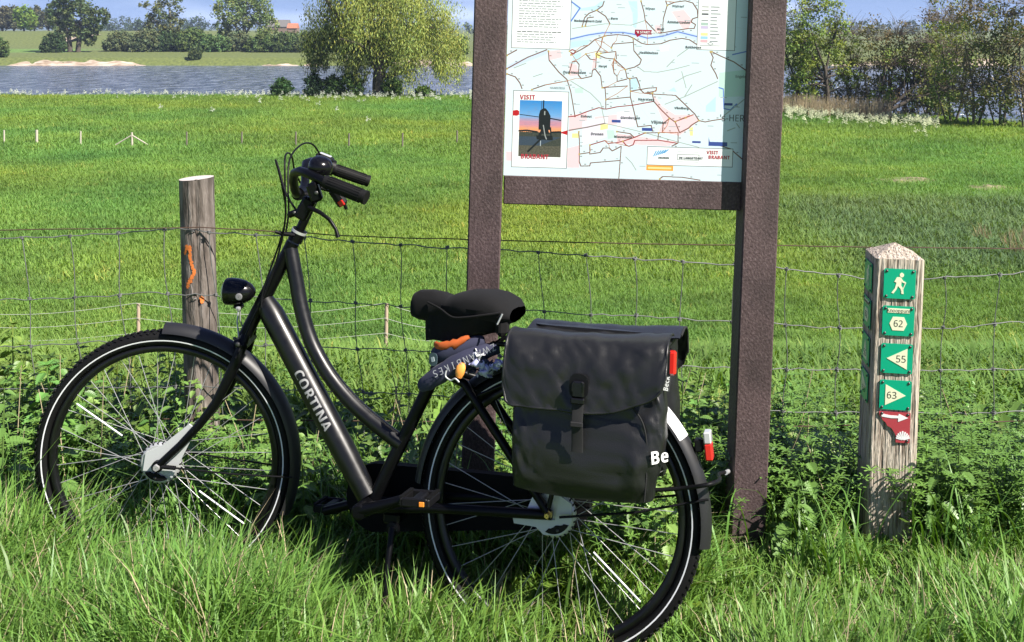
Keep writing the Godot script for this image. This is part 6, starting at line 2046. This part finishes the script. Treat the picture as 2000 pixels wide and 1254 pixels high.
func bag_body(s: float, crease: FastNoiseLite) -> MB:
	var mb := MB.new()
	var P := []
	for i in 31:
		var t := i / 30.0
		var y := lerpf(0.436, 0.785, t)
		# outline at this height: left, right, depth
		var x0 := lerpf(-0.082, -0.094, t)
		var x1 := lerpf(0.252, 0.276, smooth(t * 3.0))
		var z1 := lerpf(0.178, 0.150, smooth((t - 0.2) / 0.8)) - 0.018 * smooth((0.12 - t) / 0.12)
		var z0 := 0.066
		var sag := -0.014 * sin(PI * 0.5) * (1.0 - t)
		var ring := PackedVector3Array()
		var cx := (x0 + x1) / 2
		var cz := (z0 + z1) / 2
		for j in 84:
			var a := TAU * j / 84.0
			var ca := cos(a)
			var sa := sin(a)
			var p := Vector3(cx + (x1 - x0) / 2 * signf(ca) * pow(absf(ca), 0.28), y, cz + (z1 - z0) / 2 * signf(sa) * pow(absf(sa), 0.42))
			var push := 0.016 * crease.get_noise_3d(p.x * 1.0, p.y * 0.75, s * 3.0) + 0.004 * crease.get_noise_3d(p.x * 3.2, p.y * 2.4, 9.0 * s)
			push += fold(crease, p.x * s, p.y, 4.0 * s) * 0.005
			push *= smooth(minf(t, 1.0) * 8.0)
			if sa > 0.2: p.z += push
			if ca > 0.7: p.x += push * 0.6
			p.y += sag * sin(PI * (j / 84.0) * 2.0) * 0.0 - 0.010 * (1.0 - t) * sin(PI * clampf((p.x - x0) / (x1 - x0), 0, 1))
			p.z *= s
			ring.append(p)
		if s > 0: ring.reverse()
		ring.reverse()
		if s < 0: pass
		P.append(ring)
	# ring direction so that the outside faces out
	var test: Vector3 = (P[10][1] - P[10][0]).cross(P[11][0] - P[10][0])
	if test.dot(P[10][0] - Vector3(0.09, P[10][0].y, 0.11 * s)) < 0.0:
		for r in P.size():
			var q: PackedVector3Array = P[r]
			q.reverse()
			P[r] = q
	mb.grid(P, true)
	mb.face(Array(P[0]), Vector3.DOWN)
	mb.face(Array(P[30]), Vector3.UP)
	return mb

func flap_sheet(s: float, crease: FastNoiseLite, x0: float, x1: float, prof: Array, drop: Callable) -> Array:
	# rows run from the rack over the top and down the front; columns from front wheel to tail
	var rows := 34
	var cols := 41
	var pr := catmull(prof, 8)
	var P := []
	for i in rows + 1:
		var row := PackedVector3Array()
		for j in cols:
			var u := float(j) / (cols - 1)
			var e: float = drop.call(u)
			var t := float(i) / rows * e * (pr.size() - 1)
			var k := mini(int(t), pr.size() - 2)
			var q: Vector3 = (pr[k] as Vector3).lerp(pr[k + 1], t - k)
			var x := lerpf(x0, x1, u)
			var w := 0.0045 * fold(crease, x, q.y, 13.0) + 0.007 * crease.get_noise_3d(x * 0.9 + 5.0, q.y * 0.9, 3.0) + 0.003 * crease.get_noise_3d(x * 3.0, q.y * 2.0, 7.0)
			var dip := (-0.010 * sin(PI * u) + 0.022 * (u - 0.5)) * (1.0 - float(i) / rows) + 0.006 * crease.get_noise_2d(x * 1.4, 33.0) * (1.0 - float(i) / rows)
			row.append(Vector3(x, q.y + dip, (q.z + w * smooth(float(i) / rows * 3.0)) * s))
		P.append(row)
	return P

func sheet(P: Array, s: float, thick: float) -> MB:
	var mb := MB.new()
	var Q := []
	for i in P.size():
		var row := PackedVector3Array()
		for j in P[i].size():
			var di: Vector3 = P[mini(i + 1, P.size() - 1)][j] - P[maxi(i - 1, 0)][j]
			var dj: Vector3 = P[i][mini(j + 1, P[i].size() - 1)] - P[i][maxi(j - 1, 0)]
			row.append(P[i][j] - dj.cross(di).normalized() * thick * (1.0 if s > 0 else -1.0))
		Q.append(row)
	var flip := func(A: Array) -> Array:
		var out := []
		for r in A:
			var q: PackedVector3Array = r.duplicate()
			q.reverse()
			out.append(q)
		return out
	if s > 0:
		mb.grid(P); mb.grid(flip.call(Q))
	else:
		mb.grid(flip.call(P)); mb.grid(Q)
	return mb

func build_panniers() -> void:
	var crease := FastNoiseLite.new()
	crease.seed = 62
	crease.frequency = 7.0
	crease.fractal_octaves = 3
	var base := Vector3(0.09, 0.43, 0)
	var T := bike_frame()
	var o := thing("pannier_bag", "black tarpaulin double pannier hanging over the bicycle's rear rack", "pannier bag", T * Transform3D(Basis(), base))
	var D := Transform3D(Basis(), -base)
	for s in [1.0, -1.0]:
		var bag := part("pouch", bag_body(s, crease), M.tarp, o, D)
		if s > 0:
			# stitched corner seam and lettering on the tail end
			var seam := MB.new()
			seam.tube(catmull([Vector3(0.195, 0.655, 0.166), Vector3(0.228, 0.615, 0.171), Vector3(0.240, 0.56, 0.171), Vector3(0.240, 0.5, 0.172), Vector3(0.236, 0.44, 0.166)], 6), 0.0022, 6)
			obj("seam", seam, M.web, bag)
			var l := obj("lettering", text_mesh("Be", 0.028, 0.0008, true), M.white, bag)
			l.transform = Transform3D(Basis(Vector3.UP, 0.62) * Basis(Vector3.BACK, 0.10), Vector3(0.2685, 0.543, 0.1715))
	# near flap
	var prof := [Vector3(0, 0.782, 0.0), Vector3(0, 0.796, 0.06), Vector3(0, 0.800, 0.11), Vector3(0, 0.785, 0.155), Vector3(0, 0.735, 0.178), Vector3(0, 0.68, 0.187), Vector3(0, 0.628, 0.19)]
	var drop := func(u: float) -> float:
		var e := 1.0 - 0.02 * absf(u - 0.4) - 0.13 * smooth((u - 0.55) / 0.45)
		var l := clampf((0.075 - u) / 0.075, 0.0, 1.0)
		var r := clampf((u - 0.88) / 0.12, 0.0, 1.0)
		e -= 0.13 * (1.0 - sqrt(maxf(0.0, 1.0 - l * l)))
		e -= 0.15 * (1.0 - sqrt(maxf(0.0, 1.0 - r * r)))
		return e
	var P := flap_sheet(1.0, crease, -0.104, 0.279, prof, drop)
	var flap := part("flap", sheet(P, 1.0, 0.0025), M.tarp, o, D)
	flap.set_meta("label", "near flap closed with a black clip buckle")
	var edge := []
	for i in range(6, P.size()): edge.append(P[i][0])
	for j in range(1, P[0].size()): edge.append(P[P.size() - 1][j])
	for i in range(P.size() - 2, 5, -1): edge.append(P[i][P[0].size() - 1])
	var pip := MB.new()
	pip.tube(edge, 0.0036, 7)
	obj("piping", pip, M.tarp, flap)
	# buckle: rounded plate, clip, webbing strap
	var bc := Vector3(0.082, 0.688, 0.196)
	var bm := MB.new()
	bm.prism(rounded_rect(0.044, 0.056, 0.016), -0.004, 0.004, Transform3D(Basis(), bc))
	var bu := part("buckle", bm, M.plastic, o, D)
	var clip := MB.new()
	clip.box(bc + Vector3(0.0, -0.006, 0.009), Vector3(0.030, 0.038, 0.012), 0.004)
	clip.box(bc + Vector3(0.0, -0.032, 0.010), Vector3(0.033, 0.014, 0.012), 0.003)
	obj("clip", clip, M.gloss, bu)
	for s in [-1.0, 1.0]:
		var arm := MB.new()
		arm.tube([bc + Vector3(0.009 * s, 0.012, 0.0145), bc + Vector3(0.0125 * s, 0.006, 0.0155), bc + Vector3(0.0125 * s, -0.01, 0.015)], 0.0018, 6)
		obj("clip_arm", arm, M.gloss, bu)
	var stp := MB.new()
	var sp := [bc + Vector3(0, -0.036, 0.006), bc + Vector3(0, -0.06, 0.006), bc + Vector3(0, -0.082, 0.012), bc + Vector3(0.001, -0.094, 0.008), bc + Vector3(0.001, -0.13, 0.001), bc + Vector3(0.001, -0.148, 0.0)]
	stp.tube(sp, 0.0135, 14, true, Vector3.RIGHT, 0.13)
	stp.box(bc + Vector3(0, -0.084, 0.014), Vector3(0.03, 0.012, 0.005), 0.002)
	obj("strap", stp, M.web, bu)
	# woven tag on the piping
	var tg := MB.new()
	tg.box(Vector3(0.2815, 0.708, 0.176), Vector3(0.016, 0.034, 0.003), 0.0, Basis(Vector3.BACK, -0.12))
	var tgo := part("tag", tg, mat(Color(0.05, 0.05, 0.05), 0.8), o, D)
	place_text(tgo, "Beck", Transform3D(Basis(Vector3.BACK, PI / 2 - 0.12), Vector3(0.2815, 0.708, 0.1778)), 0.0105, M.white, true)
	# far flap, arched and standing off its pouch at the tail
	var prof2 := [Vector3(0, 0.775, 0.012), Vector3(0, 0.786, 0.07), Vector3(0, 0.793, 0.13), Vector3(0, 0.782, 0.188), Vector3(0, 0.735, 0.222), Vector3(0, 0.68, 0.228), Vector3(0, 0.64, 0.224)]
	var P2 := flap_sheet(-1.0, crease, -0.108, 0.290, prof2, drop)
	var flap2 := part("flap", sheet(P2, -1.0, 0.0025), M.tarp, o, D)
	var e2 := []
	for i in range(4, P2.size()): e2.append(P2[i][P2[0].size() - 1])
	var pip2 := MB.new()
	pip2.tube(e2, 0.0034, 7)
	obj("piping", pip2, M.web, flap2)
	var brd := MB.new()
	brd.box(Vector3(0.09, 0.772, 0), Vector3(0.36, 0.008, 0.14), 0.003)
	part("bridge", brd, M.tarp, o, D)

func blob_tube(pts: Array, rad: Array, flat: float, ref: Vector3, amp: float, sd: float) -> MB:
	var mb := MB.new()
	mb.tube(pts, rad, 26, true, ref, flat)
	for i in mb.v.size():
		var p := mb.v[i]
		var f := wob.get_noise_3d(p.x * 900.0 + sd, p.y * 900.0, p.z * 900.0) + 0.5 * wob.get_noise_3d(p.x * 2400.0, p.y * 1700.0, p.z * 2400.0 + sd)
		mb.v[i] = p + mb.n[i] * f * amp
	return mb

func build_cloths() -> void:
	var T := bike_frame()
	var base := Vector3(-0.27, 0.70, 0)
	var D := Transform3D(Basis(), -base)
	# loose cover hanging below the saddle
	var o := thing("saddle_cover", "black neoprene cover drooping from the saddle", "saddle cover", T * Transform3D(Basis(), base))
	var sk := MB.new()
	var P := []
	for i in 15:
		var t := i / 14.0
		var ring := PackedVector3Array()
		for j in 56:
			var a := TAU * j / 56.0
			var ca := cos(a)
			var sa := sin(a)
			var x0 := lerpf(-0.372, -0.362, t)
			var x1 := lerpf(-0.122, -0.165, smooth(t))
			var x := (x0 + x1) / 2 + (x1 - x0) / 2 * signf(ca) * pow(absf(ca), 0.6)
			var u := (x - x0) / (x1 - x0)
			var hw := lerpf(0.046, 0.112, smooth(u * 1.2)) * lerpf(1.0, 0.62, t)
			var y := lerpf(0.83, 0.732, t) + t * (0.008 * sin(u * 9.0) + 0.034 * smooth((u - 0.2) / 0.6))
			var p := Vector3(x, y, hw * signf(sa) * pow(absf(sa), 0.6) + 0.012 * t)
			p.z += 0.006 * wob.get_noise_2d(x * 500.0, y * 300.0) * signf(sa)
			ring.append(p)
		P.append(ring)
	var test: Vector3 = (P[5][1] - P[5][0]).cross(P[6][0] - P[5][0])
	if test.dot(P[5][0] - Vector3(-0.24, P[5][0].y, 0)) < 0.0:
		for r in P.size():
			var q: PackedVector3Array = P[r]
			q.reverse()
			P[r] = q
	sk.grid(P, true)
	sk.face(Array(P[14]), Vector3.DOWN)
	var cov := part("cover", sk, M.neoprene, o, D)
	var hem := MB.new()
	hem.tube(catmull([Vector3(-0.35, 0.834, 0.05), Vector3(-0.31, 0.822, 0.066), Vector3(-0.27, 0.806, 0.086), Vector3(-0.23, 0.81, 0.1), Vector3(-0.18, 0.82, 0.108), Vector3(-0.14, 0.828, 0.104)], 5), 0.003, 6)
	obj("hem", hem, M.neoprene, cov)
	var zp := MB.new()
	zp.tube([Vector3(-0.146, 0.80, 0.106), Vector3(-0.134, 0.826, 0.106)], 0.0024, 5)
	obj("zip_pull", zp, M.silver, cov)
	var back := MB.new()
	back.box(Vector3(-0.145, 0.79, 0.06), Vector3(0.03, 0.05, 0.05), 0.012)
	obj("rear_pocket", back, M.neoprene, cov)
	# navy cloth tube wound round the seat post, lettering upside down
	var n := thing("navy_cloth", "rolled navy cloth with upside down white lettering under the saddle", "cloth", T * Transform3D(Basis(), base))
	var roll := blob_tube(catmull([Vector3(-0.357, 0.622, 0.06), Vector3(-0.335, 0.636, 0.07), Vector3(-0.295, 0.664, 0.078), Vector3(-0.245, 0.698, 0.08), Vector3(-0.195, 0.722, 0.07), Vector3(-0.155, 0.734, 0.05)], 5), [0.008, 0.012, 0.015, 0.0175, 0.019, 0.0205, 0.021, 0.0215, 0.022, 0.0225, 0.0225, 0.023, 0.023, 0.0235, 0.024, 0.024, 0.024, 0.023, 0.022, 0.021, 0.020, 0.019, 0.018, 0.016, 0.014, 0.012], 0.8, Vector3.UP, 0.003, 0.0)
	var cl := part("roll", roll, M.navy, n, D)
	var upper := blob_tube(catmull([Vector3(-0.325, 0.698, 0.05), Vector3(-0.295, 0.714, 0.07), Vector3(-0.25, 0.732, 0.072), Vector3(-0.19, 0.75, 0.06)], 5), [0.012, 0.018, 0.022, 0.023, 0.023, 0.023, 0.023, 0.023, 0.022, 0.022, 0.021, 0.02, 0.019, 0.018, 0.016, 0.012], 0.8, Vector3.UP, 0.003, 40.0)
	obj("fold", upper, M.navy, cl)
	var bd := MB.new()
	bd.prism(rounded_rect(0.026, 0.032, 0.010), 0.0, 0.002, Transform3D(Basis(Vector3.UP, -0.35), Vector3(-0.314, 0.699, 0.088)))
	var bdo := obj("badge", bd, mat(Color(0.06, 0.09, 0.11), 0.3), cl)
	figure(bdo, rounded_rect(0.010, 0.012, 0.002), Transform3D(Basis(Vector3.UP, -0.35) * Basis(Vector3.BACK, 0.3), Vector3(-0.314, 0.699, 0.088)), mat(Color(0.45, 0.5, 0.52), 0.3), "crest")
	var words := "ZWAANBIKES"
	for i in 10:
		var t := i / 9.0
		var p := Vector3(-0.160, 0.741, 0.086).lerp(Vector3(-0.302, 0.668, 0.104), t)
		p.z += 0.012 * sin(t * PI)
		place_text(cl, words[i], Transform3D(Basis(Vector3.BACK, PI + 0.46 + 0.05 * sin(t * 6.0)), p), 0.0165, M.print_grey)
	# orange lining
	var oc := thing("orange_cloth", "orange cloth peeking out under the black saddle cover", "cloth", T * Transform3D(Basis(), base))
	part("fold", blob_tube(catmull([Vector3(-0.318, 0.735, 0.07), Vector3(-0.295, 0.733, 0.082), Vector3(-0.262, 0.742, 0.086), Vector3(-0.225, 0.76, 0.08)], 4), [0.004, 0.007, 0.008, 0.010, 0.011, 0.010, 0.011, 0.009, 0.011, 0.008, 0.008, 0.007, 0.004], 0.8, Vector3.UP, 0.006, 11.0), M.orange_cloth, oc, D)
	var ob := thing("orange_tag", "small orange tag in a wire loop below the navy cloth", "tag", T * Transform3D(Basis(), base))
	part("tag", blob_tube([Vector3(-0.240, 0.664, 0.104), Vector3(-0.237, 0.676, 0.107), Vector3(-0.234, 0.69, 0.106), Vector3(-0.233, 0.698, 0.1)], [0.008, 0.012, 0.012, 0.007], 0.6, Vector3.RIGHT, 0.002, 5.0), mat(Color(0.85, 0.33, 0.06), 0.6), ob, D)
	var loop := MB.new()
	loop.tube(catmull([Vector3(-0.272, 0.678, 0.108), Vector3(-0.272, 0.664, 0.11), Vector3(-0.258, 0.656, 0.11), Vector3(-0.246, 0.662, 0.114), Vector3(-0.236, 0.654, 0.112)], 5), 0.0022, 6)
	part("wire_loop", loop, M.silver, ob, D)
	# patterned pale cloth stuffed before the pannier
	var lc := thing("pale_cloth", "crumpled lilac and navy patterned cloth wedged before the pannier", "cloth", T * Transform3D(Basis(), base))
	for q in [[Vector3(-0.203, 0.704, 0.095), 0.030, M.lilac, 1.0], [Vector3(-0.196, 0.722, 0.092), 0.022, M.white, 2.0], [Vector3(-0.180, 0.684, 0.094), 0.030, M.lilac, 3.0], [Vector3(-0.152, 0.698, 0.098), 0.026, M.lilac, 4.0], [Vector3(-0.137, 0.704, 0.1), 0.014, M.white, 5.0], [Vector3(-0.214, 0.684, 0.09), 0.026, M.navy, 6.0], [Vector3(-0.186, 0.705, 0.088), 0.026, M.navy, 7.0], [Vector3(-0.166, 0.690, 0.09), 0.024, M.navy, 8.0]]:
		var mb := MB.new()
		var P3 := []
		for i in 13:
			var row := PackedVector3Array()
			for j in 13:
				var u := (i - 6) / 6.0
				var v := (j - 6) / 6.0
				var k: float = q[3] * 31.0
				var w := Vector3(wob.get_noise_2d(u * 13.0 + k, v * 13.0), wob.get_noise_2d(u * 13.0, v * 13.0 + k), wob.get_noise_2d(u * 17.0 - k, v * 17.0))
				var c: Vector3 = q[0]
				var f: float = q[1] * (0.8 + 0.5 * wob.get_noise_2d(atan2(v, u) * 12.0, k))
				row.append(c + Vector3((v * 0.62 + u * 0.3) * f, (u * 0.5 - v * 0.2) * f * -1.0, -0.4 * (u * u + v * v) * f) + w * q[1] * 0.75)
			P3.append(row)
		mb.grid(P3)
		part("fold", mb, q[2], lc, D)
